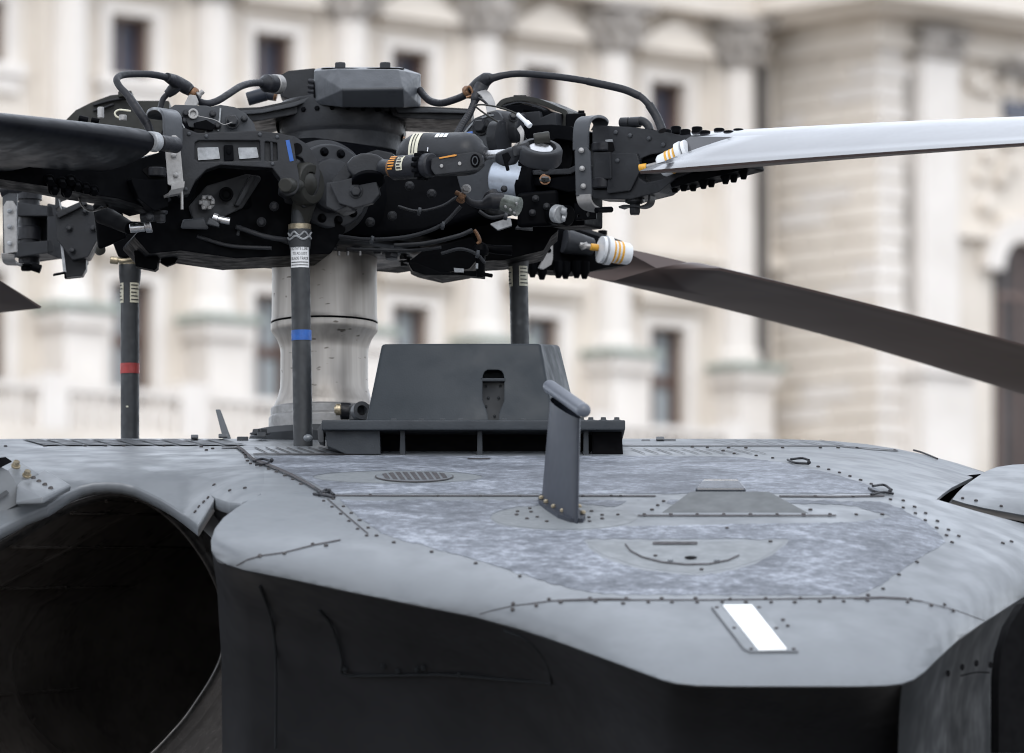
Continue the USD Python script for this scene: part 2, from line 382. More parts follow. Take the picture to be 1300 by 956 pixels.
wins = [s_of(px) for px in (-20, 165, 347, 520, 685, 845)]
BAY = (wins[5] - wins[1]) / 4
UP0, UP1, LO0, LO1 = zr(140), zr(64), zr(540), zr(388)
SL, SR = wins[1] - 3 * BAY, s_of(985)
WALLW = 1.5
wall = []
edges = []
for k in range(-2, 6):
    c = wins[1] + (k - 1) * BAY if k != 99 else 0
    edges.append(c)
ew = [SL] + [x for c in edges for x in (c - WALLW / 2, c + WALLW / 2)] + [SR]
for i in range(0, len(ew), 2):
    wall.append(fb(ew[i], ew[i + 1], -1.2, 0, 0, zr(-160)))
for c in edges:
    a, b = c - WALLW / 2, c + WALLW / 2
    wall += [fb(a, b, -1.2, 0, 0, LO0), fb(a, b, -1.2, 0, LO1, UP0), fb(a, b, -1.2, 0, UP1, zr(-160))]
part('wall', wall, 'stone', palace, smooth=False)
for c in edges:
    a, b = c - WALLW / 2, c + WALLW / 2
    for (z0, z1, pm, tr) in ((LO0, LO1, 'panepale', True), (UP0, UP1, 'pane', False)):
        w = part('window', [fb(a, a + 0.14, -0.62, -0.5, z0, z1), fb(b - 0.12, b, -0.62, -0.2, z0, z1), fb(a + .14, b - .14, -0.62, -0.5, z1 - 0.14, z1), fb(a + .14, b - .14, -0.62, -0.5, z0, z0 + 0.14),
                            fb((a + b) / 2 - 0.05, (a + b) / 2 + 0.05, -0.60, -0.52, z0 + .14, z1 - .14)] +
                 ([fb(a + .14, b - .14, -0.6, -0.46, z1 - 1.75, z1 - 1.45)] if tr else []), 'frame', palace, smooth=False)
        part('pane', [fb(a + .1, b - .1, -0.7, -0.58, z0, z1)], pm, w, smooth=False)
    # surround, sill and hood of each window
    for (z0, z1, hood) in ((LO0, LO1, 1), (UP0, UP1, 2)):
        part('window_surround', [fb(a - 0.35, a - 0.002, -0.1, 0.16, z0, z1 + 0.3), fb(b + 0.002, b + 0.35, -0.1, 0.16, z0, z1 + 0.3), fb(a, b, -0.1, 0.16, z1 + 0.002, z1 + 0.3)], 'stonepale', palace, smooth=False)
        part('window_sill', [fb(a - 0.55, b + 0.55, -0.1, 0.35, z0 - 0.32, z0 - 0.002), fb(a - 0.4, b + 0.4, -0.1, 0.2, z0 - 0.8, z0 - 0.325)], 'stonepale', palace, smooth=False)
    zt = UP1 + 0.6
    part('window_hood', [fb(a - 0.5, b + 0.5, -0.05, 0.3, zt, zt + 0.22), fb(a - 0.75, b + 0.75, -0.05, 0.6, zt + 0.222, zt + 0.45)], 'stone', palace, smooth=False)
    V = [PB + ES * s + EN * d + EZ * z for (s, z) in ((a - 0.8, zt + .452), (b + 0.8, zt + .452), (c, zt + 1.25)) for d in (-0.05, 0.5)]
    part('window_pediment', trimesh.convex.convex_hull(np.array(V)), 'stone', palace, smooth=False)
    zt = LO1 + 0.5
    part('window_hood', [fb(a - 0.5, b + 0.5, -0.05, 0.35, zt, zt + 0.25), fb(a - 0.7, b + 0.7, -0.05, 0.55, zt + 0.252, zt + 0.5)], 'stone', palace, smooth=False)
# string courses and relief band between the storeys
part('string_course', [fb(SL, SR, -0.1, 0.35, zr(300), zr(286)), fb(SL, SR, -0.1, 0.22, zr(286) + .002, zr(278))], 'stone', palace, smooth=False)
part('string_course', [fb(SL, SR, -0.1, 0.25, zr(343), zr(336))], 'stone', palace, smooth=False)
rel = []
for i in range(90):
    s = SL + (SR - SL) * (i + 0.5) / 90
    rel.append(fb(s - 0.14, s + 0.14, -0.05, 0.1 + 0.1 * rng.random(), zr(333), zr(333 - 14 * rng.uniform(0.6, 1.9))))
part('relief_band', rel, 'stone', palace, smooth=False)
# giant half columns on pedestals
colpx = [-80, 101, 283, 458, 627, 793, 952]
cs = [s_of(px, 0.9) for px in colpx]
for i, s in enumerate(cs):
    base = PB + ES * s + EN * 0.35
    zp = z_of([395, 395, 410, 424, 438, 453, 471][i], s, 1.0); zcap = zr(40)
    part('pedestal', [fb(s - 0.85, s + 0.85, -0.05, 1.35, zp - 0.45, zp), fb(s - 0.68, s + 0.68, -0.05, 1.15, zp - 3.3, zp - 0.452), fb(s - 0.85, s + 0.85, -0.05, 1.35, zp - 3.9, zp - 3.302)], 'stonepale', palace, smooth=False)
    part('pedestal_cap', [fb(s - 1.0, s + 1.0, -0.05, 1.5, zp + 0.002, zp + 0.2)], 'patina', palace, smooth=False)
    cl = part('column', lathe([(0.72, zp + .203), (0.72, zp + .5), (0.64, zp + .6), (0.58, zp + .8), (0.56, zp + 3), (0.50, zcap)], base * [1, 1, 0], EZ, 28), 'stonepale', palace)
    cap = [lathe([(0.58, zcap + .002), (0.66, zcap + .1), (0.62, zcap + .2), (0.95, zcap + 1.15), (0.98, zcap + 1.2), (0.6, zcap + 1.21)], base * [1, 1, 0], EZ, 16), fb(s - 0.98, s + 0.98, -0.05, 1.32, zcap + 1.23, zcap + 1.5)]
    for j in range(16):
        an = j / 16 * 2 * math.pi
        q = base * [1, 1, 0] + EZ * (zcap + (0.35 if j % 2 else 0.75)) + (ES * math.cos(an) + EN * math.sin(an)) * (0.72 + 0.12 * (j % 2 == 0))
        b_ = trimesh.creation.icosphere(1, 0.2); b_.apply_translation(q); cap.append(b_)
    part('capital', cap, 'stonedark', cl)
    part('pilaster', fb(s - 0.9, s + 0.9, -0.05, 0.18, zp + .203, zcap + 1.2), 'stone', palace, smooth=False)
zE = zr(40) + 1.5
part('entablature', [fb(SL, SR, -0.2, 1.0, zE + .003, zE + 1.0), fb(SL, SR, -0.2, 1.15, zE + 1.003, zE + 1.2)], 'stone', palace, smooth=False)
part('cornice', [fb(SL, SR, -0.2, 1.5, zE + 2.2, zE + 2.5), fb(SL, SR, -0.2, 2.1, zE + 2.503, zE + 3.0)], 'stone', palace, smooth=False)
part('frieze', [fb(SL, SR, -0.2, 0.95, zE + 1.203, zE + 2.197)], 'stonepale', palace, smooth=False)
# balustrade along the terrace
zb = z_of(552, s_of(160, 2.2), 2.2)
part('terrace', [fb(SL, s_of(975, 2.2), 0.0, 2.6, 0, zb - 0.004)], 'stone', palace, smooth=False)
part('balustrade_rail', [fb(SL, s_of(975, 2.2), 2.05, 2.5, zb + 1.05, zb + 1.25)], 'stonepale', palace, smooth=False)
nb = 0; s = SL + 0.2
while s < s_of(975, 2.2) and nb < 150:
    part('baluster', lathe([(0.14, 0), (0.09, .12), (0.15, .45), (0.07, .8), (0.13, 1.04)], PB + ES * s + EN * 2.27 + EZ * zb, EZ, 8), 'stonepale', palace)
    s += 0.42; nb += 1
for px in (62, 240, 420, 600, 760, 930):
    s = s_of(px, 2.3)
    part('balustrade_post', [fb(s - 0.45, s + 0.45, 1.95, 2.6, zb, zb + 1.5)], 'stonepale', palace, smooth=False)
# downpipe shadow joint in the corner, then the projecting pavilion
part('downpipe', cyl(PB + ES * s_of(968, .5) + EN * 0.5 + EZ * zr(470), PB + ES * s_of(968, .5) + EN * 0.5 + EZ * zr(30), 0.2), 'pipe', palace)
sc = s_of(985); DP = 4.6
kx = None
for DP in np.arange(2.0, 9.0, 0.02):
    p = PB + ES * sc + EN * DP
    if 650 + p[0] / p[1] * F >= 1115: break
H1 = zr(-200)
part('pavilion_wall', [fb(sc + 0.10, sc + 16, -1.2, DP - 0.10, 0, H1)], 'stone', palace, smooth=False)
zq = zr(640); row = 0
while zq < zr(-20):
    hgt = 0.6
    cuts = [0, 0.5 * DP, DP] if row % 2 else [0, 0.24 * DP, 0.74 * DP, DP]
    for i in range(len(cuts) - 1):
        c0, c1 = cuts[i] + 0.03, cuts[i + 1] - 0.03
        V = [PB + ES * s + EN * d + EZ * z for (s, q) in ((sc + 0.11, 0.0), (sc, 0.04)) for d in (c0 + q, c1 - q) for z in (zq + 0.035 + q, zq + hgt - 0.035 - q)]
        part('stone_block', trimesh.convex.convex_hull(np.array(V)), 'stone' if (row * 7 + i * 3) % 5 else 'stonepale', palace, smooth=False)
    # quoins on the front face
    V = [PB + ES * s + EN * d + EZ * z for (d, q) in ((DP - 0.11, 0.0), (DP, 0.04)) for s in (sc + 0.02 + q, sc + (1.1 if row % 2 else 1.5) - q) for z in (zq + 0.035 + q, zq + hgt - 0.035 - q)]
    part('stone_block', trimesh.convex.convex_hull(np.array(V)), 'stonepale', palace, smooth=False)
    zq += hgt; row += 1
for (z0, z1, d) in ((zr(20), zr(8), 0.3), (zr(8) + .003, zr(-20), 0.15), (zr(-20) + .003, zr(-32), 1.2), (zr(-32) + .003, zr(-60), 1.8)):
    part('pavilion_cornice', [fb(sc - d, sc + 16, 0, DP + d, z0, z1)], 'stone', palace, smooth=False)
def sP(px, d=0.0): return s_of(px, DP + d)
def zP(py, px): return z_of(py, sP(px), DP)
for px0, px1 in ((1168, 1213), (1350, 1395)):
    a, b = sP(px0, .3), sP(px1, .3); c = (a + b) / 2
    part('pavilion_pilaster', [fb(a, b, DP - 0.3, DP + 0.45, zP(462, px0), zP(75, px0))], 'stonepale', palace, smooth=False)
    cc = [fb(a - .15, b + .15, DP - .3, DP + .6, zP(75, px0) + .003, zP(62, px0)), fb(a - .3, b + .3, DP - .3, DP + .8, zP(48, px0), zP(38, px0))]
    for j in range(14):
        q = PB + ES * (a + (b - a) * rng.random()) + EN * (DP + .5 + .15 * rng.random()) + EZ * (zP(62, px0) + (zP(48, px0) - zP(62, px0)) * rng.random())
        b_ = trimesh.creation.icosphere(1, 0.2); b_.apply_translation(q); cc.append(b_)
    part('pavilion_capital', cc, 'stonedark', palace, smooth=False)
    part('pavilion_pedestal', [fb(a - .3, b + .3, DP - .3, DP + .8, zP(640, px0), zP(478, px0)), fb(a - .5, b + .5, DP - .3, DP + 1.0, zP(478, px0) + .003, zP(463, px0))], 'stonepale', palace, smooth=False)
# niche strip, arched window and square window of the pavilion
a, b = sP(1150), sP(1163)
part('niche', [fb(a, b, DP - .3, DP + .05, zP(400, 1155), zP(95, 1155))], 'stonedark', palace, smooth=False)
a, b = sP(1264), sP(1320); c = (a + b) / 2; z0, z1 = zP(640, 1280), zP(345, 1280); R = (b - a) / 2
pts = [(a, z0), (b, z0)] + [(c + R * math.cos(t), z1 + R * math.sin(t)) for t in np.linspace(0, math.pi, 15)]
def facepoly(pts, d0, d1):
    p = Polygon(pts); v, f = trimesh.creation.triangulate_polygon(p, engine='earcut')
    A = np.array([PB + ES * x + EN * d0 + EZ * y for x, y in v]); B = A + EN * (d1 - d0)
    c2 = np.array(p.exterior.coords)[:-1]; m = len(c2); n = len(v)
    C = np.array([PB + ES * x + EN * d0 + EZ * y for x, y in c2]); D = C + EN * (d1 - d0); i = np.arange(m); j = (i + 1) % m
    me = trimesh.Trimesh(np.vstack([A, B, C, D]), np.vstack([f, np.array(f)[:, ::-1] + n, np.stack([2 * n + i, 2 * n + j, 2 * n + m + j], 1), np.stack([2 * n + i, 2 * n + m + j, 2 * n + m + i], 1)]))
    me.merge_vertices(); me.fix_normals(); return me
aw = part('arched_window', facepoly(pts, DP - 0.2, DP + 0.03), 'archpane', palace, smooth=False)
part('frame', [fb(c - .06, c + .06, DP + .033, DP + .1, z0, z1 + R), fb(a + .01, b - .01, DP + .033, DP + .1, zP(380, 1280), zP(372, 1280)), fb(a, a + .12, DP + .033, DP + .1, z0, zP(382, 1280))], 'frame', aw, smooth=False)
ring = [(c + (R + .7) * math.cos(t), z1 + (R + .7) * math.sin(t)) for t in np.linspace(0, math.pi, 15)] + [(c + (R + .02) * math.cos(t), z1 + (R + .02) * math.sin(t)) for t in np.linspace(math.pi, 0, 15)]
part('window_arch', facepoly(ring, DP - .1, DP + .4), 'stonepale', palace, smooth=False)
a, b = sP(1275), sP(1325)
sw = part('window', [fb(a, b, DP - .2, DP + .03, zP(152, 1280), zP(128, 1280))], 'pane', palace, smooth=False)
part('window_hood', [fb(a - .3, b + .3, DP - .2, DP + .8, zP(84, 1280), zP(76, 1280)), fb(a - .3, b + .3, DP - .2, DP + .4, zP(100, 1280), zP(84, 1280) - .003)], 'stonedark', palace, smooth=False)
for i in range(46):
    px, py = rng.uniform(1225, 1330), rng.choice([rng.uniform(88, 125), rng.uniform(165, 330)])
    b_ = trimesh.creation.icosphere(1, rng.uniform(0.14, 0.32)); b_.apply_translation(PB + ES * sP(px) + EN * (DP + .02) + EZ * zP(py, px)); part('carved_ornament', b_, 'stone', palace)
part('pavilion_band', [fb(sc + 1.6, sc + 16, DP - .3, DP + .3, zP(300, 1200), zP(292, 1200))], 'stone', palace, smooth=False)

# ================================================================ THE HELICOPTER
heli = thing('helicopter', 'dark grey military helicopter with exposed rotor head and grey engine cowling', 'helicopter', (-0.6, 18.0, 0))
_pf = PchipInterpolator([540, 556, 562, 578, 600, 630, 665, 700, 765, 868, 960], [18.2, 17.9, 17.55, 16.95, 16.40, 15.90, 15.50, 15.20, 14.75, 14.25, 13.95])
def drop(px):
    px = np.asarray(px, float)
    return 6.6 * (np.maximum(px - 1000, 0) / 100) ** 2 + 1.0 * (np.maximum(330 - px, 0) / 200) ** 2
_edge = np.array([(262, 700), (275, 708), (288, 716), (310, 723), (380, 737), (450, 752), (530, 768), (605, 783), (660, 798), (720, 818), (780, 840), (820, 855), (842, 863), (860, 867.5), (885, 870), (930, 871), (1090, 871), (1125, 870), (1145, 867.5), (1160, 862), (1174, 852),
                  (1190, 836), (1215, 813), (1245, 792), (1300, 757), (1390, 700)], float)
def S(px, py, lift=0.0):
    """The point of the cowling's skin seen at px, py, raised by lift."""
    Y = float(_pf(np.clip(py - drop(px), 556, 955)))
    if 262 < px < 1395:      # the skin rolls over towards its lower edge
        e = float(np.interp(px, _edge[:, 0], _edge[:, 1])) - py
        w_ = min(75.0, 0.55 * (e + py - 625))
        q_ = float(np.clip(py - drop(px), 600, 940)); c_ = float(np.interp(px, [262, 700, 850, 1160, 1215], [0.62, 0.62, 0.28, 0.28, 0.62])) * float(_pf(q_ - 5) - _pf(q_ + 5)) / 10
        if e < w_: Y += (min(c_, 0.0048) * w_) * (1 - max(e, -4.0) / w_) ** 2
    p = W(px, py, Y)
    return p + np.array([0, 0, lift]) if lift else p
def Nrm(px, py):
    a, b, c = S(px, py), S(px + 2, py), S(px, py + 2)
    n = nrm(np.cross(b - a, c - a)); return n if n[2] > 0 else -n

def sheet(poly, surf, step=(14, 6), lift=0.0, r=0, holes=(), skirt=None):
    """A skin with this outline laid on surf; skirt bends its edge down and under, so that it has thickness."""
    p = rnd(poly, r)
    for h in holes: p = p.difference(h if hasattr(h, 'buffer') else Polygon(h))
    out = []
    for g in getattr(p, 'geoms', [p]):
        if g.is_empty or g.area < 1: continue
        g = g.segmentize(min(step)) if hasattr(g, 'segmentize') else shapely.segmentize(g, min(step))
        bd = [np.array(q.coords)[:-1] for q in [g.exterior] + list(g.interiors)]
        x0, y0, x1, y1 = g.bounds
        gx, gy = np.meshgrid(np.arange(x0 + step[0] / 2, x1, step[0]), np.arange(y0 + step[1] / 2, y1, step[1]))
        G = np.stack([gx.ravel(), gy.ravel()], 1)
        inner = g.buffer(-min(step) * 0.45)
        G = G[shapely.contains_xy(inner, G[:, 0], G[:, 1])] if not inner.is_empty else np.zeros((0, 2))
        P = np.vstack(bd + [G]); sc = np.array([1 / step[0], 1 / step[1]])
        tri = Delaunay(P * sc).simplices
        cen = P[tri].mean(1); tri = tri[shapely.contains_xy(g, cen[:, 0], cen[:, 1])]
        V = np.array([surf(a, b) for a, b in P]); V[:, 2] += lift
        e1, e2 = V[tri[:, 1]] - V[tri[:, 0]], V[tri[:, 2]] - V[tri[:, 0]]
        flip = np.cross(e1, e2)[:, 2] < 0
        tri[flip] = tri[flip][:, ::-1]
        mm = [trimesh.Trimesh(V, tri, process=False)]
        if skirt:
            q = np.array(g.exterior.coords)[:-1]; m = len(q)
            L = [np.array([surf(a, b) for a, b in q]) + [0, 0, lift]]
            for dy, dz in skirt: L.append(L[0] + np.array([0, dy, dz]))
            i = np.arange(m); j = (i + 1) % m; f = []
            for k in range(len(L) - 1):
                f.append(np.stack([k * m + i, k * m + j, (k + 1) * m + j], 1)); f.append(np.stack([k * m + i, (k + 1) * m + j, (k + 1) * m + i], 1))
            sk = trimesh.Trimesh(np.vstack(L), np.vstack(f), process=False)
            mm.append(sk)
        out += mm
    m = trimesh.util.concatenate(out); m.merge_vertices()
    if skirt:
        trimesh.repair.fix_winding(m)
        if m.face_normals[:, 2] @ m.area_faces < 0: m.invert()
    return m

def seam(pts, w=1.6, lift=0.002, surf=None, ends=1):
    return sheet(LineString(pts).buffer(w / 2, cap_style=ends), surf or S, (5, 1.2), lift)
def ell(cx, cy, rx, ry, n=48, a0=0, a1=360):
    t = np.radians(np.linspace(a0, a1, n, endpoint=(a1 - a0) % 360 != 0)); return [(cx + rx * math.cos(a), cy + ry * math.sin(a)) for a in t]

# ---- main cowling skin
hz = [(332, 557.5), (420, 556.6), (600, 556.5), (830, 557), (1000, 557.5), (1060, 560), (1100, 563.8), (1140, 570), (1180, 578.5), (1215, 588), (1252, 600)]
deck_out = [(331, 628), (318, 634), (300, 645), (284, 657), (273, 671), (268, 686), (268.5, 698), (275, 708), (288, 716), (310, 723), (380, 737), (450, 752), (530, 768), (605, 783),
            (660, 798), (720, 818), (780, 840), (820, 855), (842, 863), (860, 867.5), (885, 870), (930, 871), (1090, 871), (1125, 870), (1145, 867.5), (1160, 862), (1174, 852), (1190, 836), (1215, 813), (1245, 792), (1300, 757), (1390, 700), (1390, 676),
            (1300, 665), (1240, 649), (1189, 634), (1197, 627), (1208, 619), (1222, 612), (1239, 604), (1252, 600.5)]
left_edge = [(331, 628), (335, 610), (334, 590), (332, 557.5)]
dk = Polygon(deck_out + hz[::-1][1:] + left_edge[::-1][1:-1])
SKIRT = [(0.004, -0.0015), (0.03, -0.005), (0.06, -0.008)]
cowl = part('engine_cowling', sheet(dk, S, (18, 7), skirt=SKIRT), 'deck', heli, smooth=50)
# the roof goes on behind the crest
def back(pts):
    A = np.array([S(a, b) for a, b in pts]); L = [A]
    for k, (dy, dz) in enumerate(((0.25, -0.012), (0.8, -0.07), (1.8, -0.22), (3.2, -0.5))): L.append(A + [0, dy, dz])
    n = len(A); f = []
    for k in range(4):
        for i in range(n - 1): f += [[k * n + i, k * n + i + 1, (k + 1) * n + i + 1], [k * n + i, (k + 1) * n + i + 1, (k + 1) * n + i]]
    return trimesh.Trimesh(np.vstack(L), np.array(f), process=False)
part('rear_roof', back([(-120, 558), (0, 557.6), (150, 557.3)] + hz), 'deck', heli, smooth=60)

# walkway pads
def worn(poly, amp=1.1, seed=3):
    g = shapely.segmentize(poly if hasattr(poly, 'buffer') else Polygon(poly), 4.0); c = np.array(g.exterior.coords)[:-1]
    d = meshkit.noise(np.c_[c * 0.09, np.full(len(c), seed)]) if True else 0
    d2 = meshkit.noise(np.c_[c * 0.31, np.full(len(c), seed + 9.0)])
    n = np.stack([np.roll(c[:, 1], -1) - np.roll(c[:, 1], 1), -np.roll(c[:, 0], -1) + np.roll(c[:, 0], 1)], 1); n /= np.maximum(np.linalg.norm(n, axis=1, keepdims=True), 1e-6)
    q = Polygon(c + n * (amp * (2.2 * np.asarray(d) + 1.4 * np.asarray(d2)))[:, None])
    return q.buffer(0)
W1 = [(318, 579), (330, 578), (425, 577.7), (790, 578), (905, 578), (945, 580), (985, 585), (1020, 592), (1055, 600), (1085, 609), (1112, 619), (1130, 628), (420, 628), (402, 617), (380, 606), (352, 595), (335, 588)]
ring1 = Polygon(ell(505, 606, 108, 8.3))
part('walkway_pad', sheet(worn(rnd(W1, 1), 0.6), S, (14, 4), 0.0007, holes=[ring1]), 'walk', cowl)
W2 = Polygon([(428, 633), (1118, 634), (1148, 646), (1178, 663), (1198, 680), (1204, 690), (1180, 704), (1150, 722), (1120, 745), (1088, 757.5), (782, 757.5), (735, 752), (690, 740), (640, 724), (590, 709), (520, 690), (484, 680), (462, 665)])
pad = Polygon(ell(717, 657, 95, 16.5)).union(Polygon([(745, 662), (800, 634.5), (850, 634.5), (835, 640), (1052, 640), (1085, 643), (1130, 656), (1090, 663), (1060, 663), (800, 668)])).buffer(2)
hatchpad = Polygon([(742, 686), (1000, 686), (985, 700), (960, 714), (925, 724), (885, 729), (840, 726), (800, 718), (765, 706), (748, 695)])
part('walkway_pad', sheet(worn(W2.buffer(-2).buffer(2)), S, (14, 5), 0.0007, holes=[worn(pad, .9, 5), worn(hatchpad, .9, 7)]), 'walk', cowl)
part('bare_patch', sheet(ring1.buffer(-0.8), S, (10, 3), 0.0004), 'patch', cowl)
part('bare_patch', sheet(Polygon(ell(717, 657, 93, 15.2)), S, (12, 4), 0.0005), 'patch', cowl)
part('bare_patch', sheet(hatchpad.buffer(-1.5), S, (12, 4), 0.0004), 'patch', cowl)
# round grille
gm = [sheet(Polygon(ell(526, 606, 50, 7)).difference(Polygon(ell(526, 605.4, 48.6, 6.2))), S, (4, 1), 0.003)]
part('round_grille', sheet(Polygon(ell(526, 605.8, 49, 6.6)), S, (8, 3), 0.0022), 'deckdull', cowl)
part('grille_ring', gm, 'seam', cowl)
for i in range(9):
    x = 486 + i * 9.2
    q = Polygon([(x - 3, 600.5), (x + 3.4, 600.5), (x + 10.5, 610.2), (x + 4.5, 610.2)]).intersection(Polygon(ell(526, 605.2, 46, 5.2)))
    if q.area > 4: part('grille_slot', sheet(q, S, (4, 1.5), 0.0032), 'seam', cowl)
# seams
part('rubber_seam', sheet(LineString([(302, 569), (309, 574), (321, 585), (336, 590.5), (350, 596), (370, 605), (390, 615.5), (402, 623), (411, 629)]).buffer(1.6), S, (5, 1.2), 0.006), 'seam', cowl)
part('panel_seam', seam([(411, 629.5), (500, 630), (700, 630), (832, 630.3)], 1.5), 'seam', cowl)
part('panel_seam', seam([(990, 630.5), (1060, 631), (1122, 630)], 2.0), 'seam', cowl)
part('panel_seam', seam([(416, 634), (440, 655), (467, 678)], 1.3), 'seam', cowl)
part('panel_seam', seam([(300, 719), (315, 711), (330, 706.5), (361, 702), (400, 692), (432, 686)], 1.4), 'seam', cowl)
part('panel_seam', seam([(604, 782), (625, 776), (651, 770), (700, 763.5), (760, 762.2), (900, 762.3), (1100, 759.5), (1140, 760), (1170, 764)], 1.3), 'seam', cowl)
part('panel_seam', seam([(1170, 764), (1212, 775), (1250, 789)], 0.8), 'seam', cowl)
part('panel_seam', seam([(708, 763.3), (770, 761.2), (800, 762)], 2.0, 0.0026), 'seam', cowl)
part('panel_seam', seam([(1085, 760.5), (1120, 759.3), (1150, 761)], 2.2, 0.0026), 'seam', cowl)
part('panel_seam', seam([(810, 655.4), (1061, 655.4)], 1.5, 0.003), 'seam', cowl)
part('panel_seam', seam([(282, 568), (303, 568.6)], 1.4), 'seam', cowl)
part('panel_seam', seam([(594, 583), (610, 583.2), (622, 583)], 1.2, 0.003), 'seam', cowl)
# hatch
part('hatch_seam', seam([(794, 692), (800, 700), (815, 708), (840, 714.5), (870, 717.5), (900, 717), (925, 712), (938, 706)], 1.7, 0.003), 'seam', cowl)
part('hatch_slot', seam([(830, 690.5), (884, 690.5)], 3.2, 0.003), 'seam', cowl)
part('hatch_hole', sheet(Polygon(ell(877, 709, 8, 1.9, 20)), S, (3, 1), 0.003), 'void', cowl)
part('hatch_stud', [lathe([(0.008, -.002), (0.008, .006), (0.004, .008)], S(x, y), Nrm(x, y), 12) for x, y in ((851, 713), (910, 713))], 'deckdull', cowl)
# formation light
part('light_frame', sheet(Polygon([(903, 772), (966, 770.5), (1013, 829), (952, 829.5), (944, 826)]), S, (10, 5), 0.002, skirt=[(0, -0.003)]), 'deckdull', cowl)
part('light_frame_edge', seam([(904, 773), (944, 825), (952, 829), (1013, 828.6)], 2.0, 0.0035), 'hull', cowl)
part('light_strip', sheet(Polygon([(918, 770.5), (954.5, 770.3), (998.5, 826), (963, 827)]), S, (8, 5), 0.006, skirt=[(0, -0.005)]), 'whitelight', cowl)
# rivets
RV = '''308,572 309,575 311,578 312,581 314,585.5 318,589 331,592 341,596 351,599.5 361.5,604.5 371.5,609 382,615 411,636.5 423,634 421.5,644 436,643.5 432.5,653 446,652 443,662 456.5,661 454,672 467.5,670.5
465.5,680.5 478,680.5 500,689 548,701 604,715.5 660,732 651.5,766.5 651,774 681,769 697,761 712,765 749,760 756,764 791,766.5 795,760 823,765 840,760 853,765 883,760 885,765 917,765 927,761 947,765 972,760 979,765 1009,765
1016,760 1040.5,764 1059,759 1071,764 1102,756 1101,763 1121,748 1156,761 1152,765 1182,769 1199,768 1210,775.6 1141,730 1164,714 330,706 361,703 397,691 414,693
1146.6,636 1146.6,645 1161,644 1162,652 1175,652 1174.6,661 1190,662 1189,670.6 1204,673 1201.5,680 1217,681 1208.5,689 1273,690 1284,688 1038.6,593 1052,596.6 1065.7,600.5 1079,605 1092.5,610 1106,615 1130.4,634.5
981,582 993.5,569 1041.5,569 1064,569 1088,569 1136,572 918,573 932,576.5 960,579 879,568 898,568.4 925,569 947,569 1087,653.7 1120,653.5
470,629 556,630.3 610,630.3 660,630.3 740,630.3 776,630 788,630.2 1035,630.5 1083,631
657,650 655.7,654 672.5,646 674,650.5 682,657 669,659 694,662.5 739,650.5 751,649.6 747.7,657.4 764.5,654.4 764.5,659 748.4,662.5 784.5,654
818,653.5 851.6,653.5 885,653.5 918.8,653.5 952.7,653.5 986.5,653.5 1020,653.5 1053.7,653.5 827.7,647.6 835,642 842.5,636.8 1028.8,647.6 890.5,723.4 923,671 978,688 832,706
910,772 963.5,772 932,798 985.5,798.4 953.7,824.6 1007.5,824.6 994,787.4 1000,795'''
RV = [tuple(map(float, t.split(','))) for t in RV.split()]
def rivet(px, py, surf=S, r=0.0054, lift=0.0022):
    r *= 0.88 + 0.24 * ((px * 7.31 + py * 3.77) % 1.0)
    a, b, c = surf(px, py), surf(px + 2, py), surf(px, py + 1.5); n = nrm(np.cross(b - a, c - a)); n = n if n[2] > 0 else -n
    return lathe([(r, -0.002), (r, 0.0012), (r * .6, 0.0024)], a + n * lift, n, 10)
part('rivets', [rivet(*q) for q in RV], 'rivet', cowl, kind='stuff')
# vent slots beside the mast, left and right
def slot(x0, y0, x1, y1, w): return Polygon([(x0, y0), (x0 + w, y0), (x1 + w, y1), (x1, y1)])
# ---- left fairing over the exhaust
def SL_(px, py):
    """Left fairing: follows the cowling above and rolls down to the exhaust lip."""
    u = min(1.0, max(0.0, (py - 556) / 60.0))
    Y = 17.9 - 1.45 * (1 - (1 - u) ** 2) - 0.004 * max(0.0, py - 616)
    bl = np.clip((px - 230) / 100.0, 0, 1); bl = bl * bl * (3 - 2 * bl)
    return W(px, py, (1 - bl) * Y + bl * float(_pf(np.clip(py - drop(px), 556, 955))))
lf = Polygon([(-140, 560), (-60, 558.2), (60, 557.4), (200, 557.3), (332, 557.5), (334, 590), (335, 612), (331, 626), (321, 633), (307, 637), (292, 637), (276, 632), (262, 624), (249.5, 613.5), (262, 623), (271, 633.5), (251, 665),
              (232, 650), (218, 640), (203, 631), (189, 624), (172, 616), (153, 611.5), (136, 610.5), (118, 611.5), (103, 615), (87, 622), (78, 628), (60, 640), (30, 652), (0, 668), (-60, 700), (-140, 745)])
lfp = part('exhaust_fairing', sheet(lf.buffer(0.5), SL_, (12, 6), skirt=[(-0.005, -0.003), (-0.007, -0.010), (-0.004, -0.020), (0.010, -0.030), (0.05, -0.032)]), 'deck', heli, smooth=60)
part('rivets', [rivet(x, y, SL_) for x, y in ((7, 567), (57, 566.6), (108, 566.6), (134, 566.6), (157, 566.6), (208.5, 566.6), (255.5, 567.7), (272, 616), (292, 623), (311, 620), (248, 650), (253, 643.5), (259, 637.5), (264.5, 632), (262, 572), (270, 570))], 'rivet', lfp, kind='stuff')
for i in range(9):
    x = 28 + i * 29
    q = Polygon([(x, 558.6), (x + 22, 558.6), (x + 54, 566.0), (x + 28, 566.4)])
    part('vent_slot', sheet(q.intersection(Polygon([(0, 557.5), (330, 557.5), (330, 567), (0, 567)])), SL_, (6, 2), 0.0035), 'slab', lfp)
def vents(n, fx, parent, surf=S):
    for i in range(n):
        x0, y0, x1, y1, w = fx(i); part('vent_slot', sheet(slot(x0, y0, x1, y1, w), surf, (5, 1.5), 0.003), 'seam', parent)
vents(9, lambda i: (322 + i * 13.5, 568.5, 338 + i * 15, 576, 2.4), cowl)
vents(10, lambda i: (800 + i * 16, 570.5, 818 + i * 17, 577, 2.0), cowl)
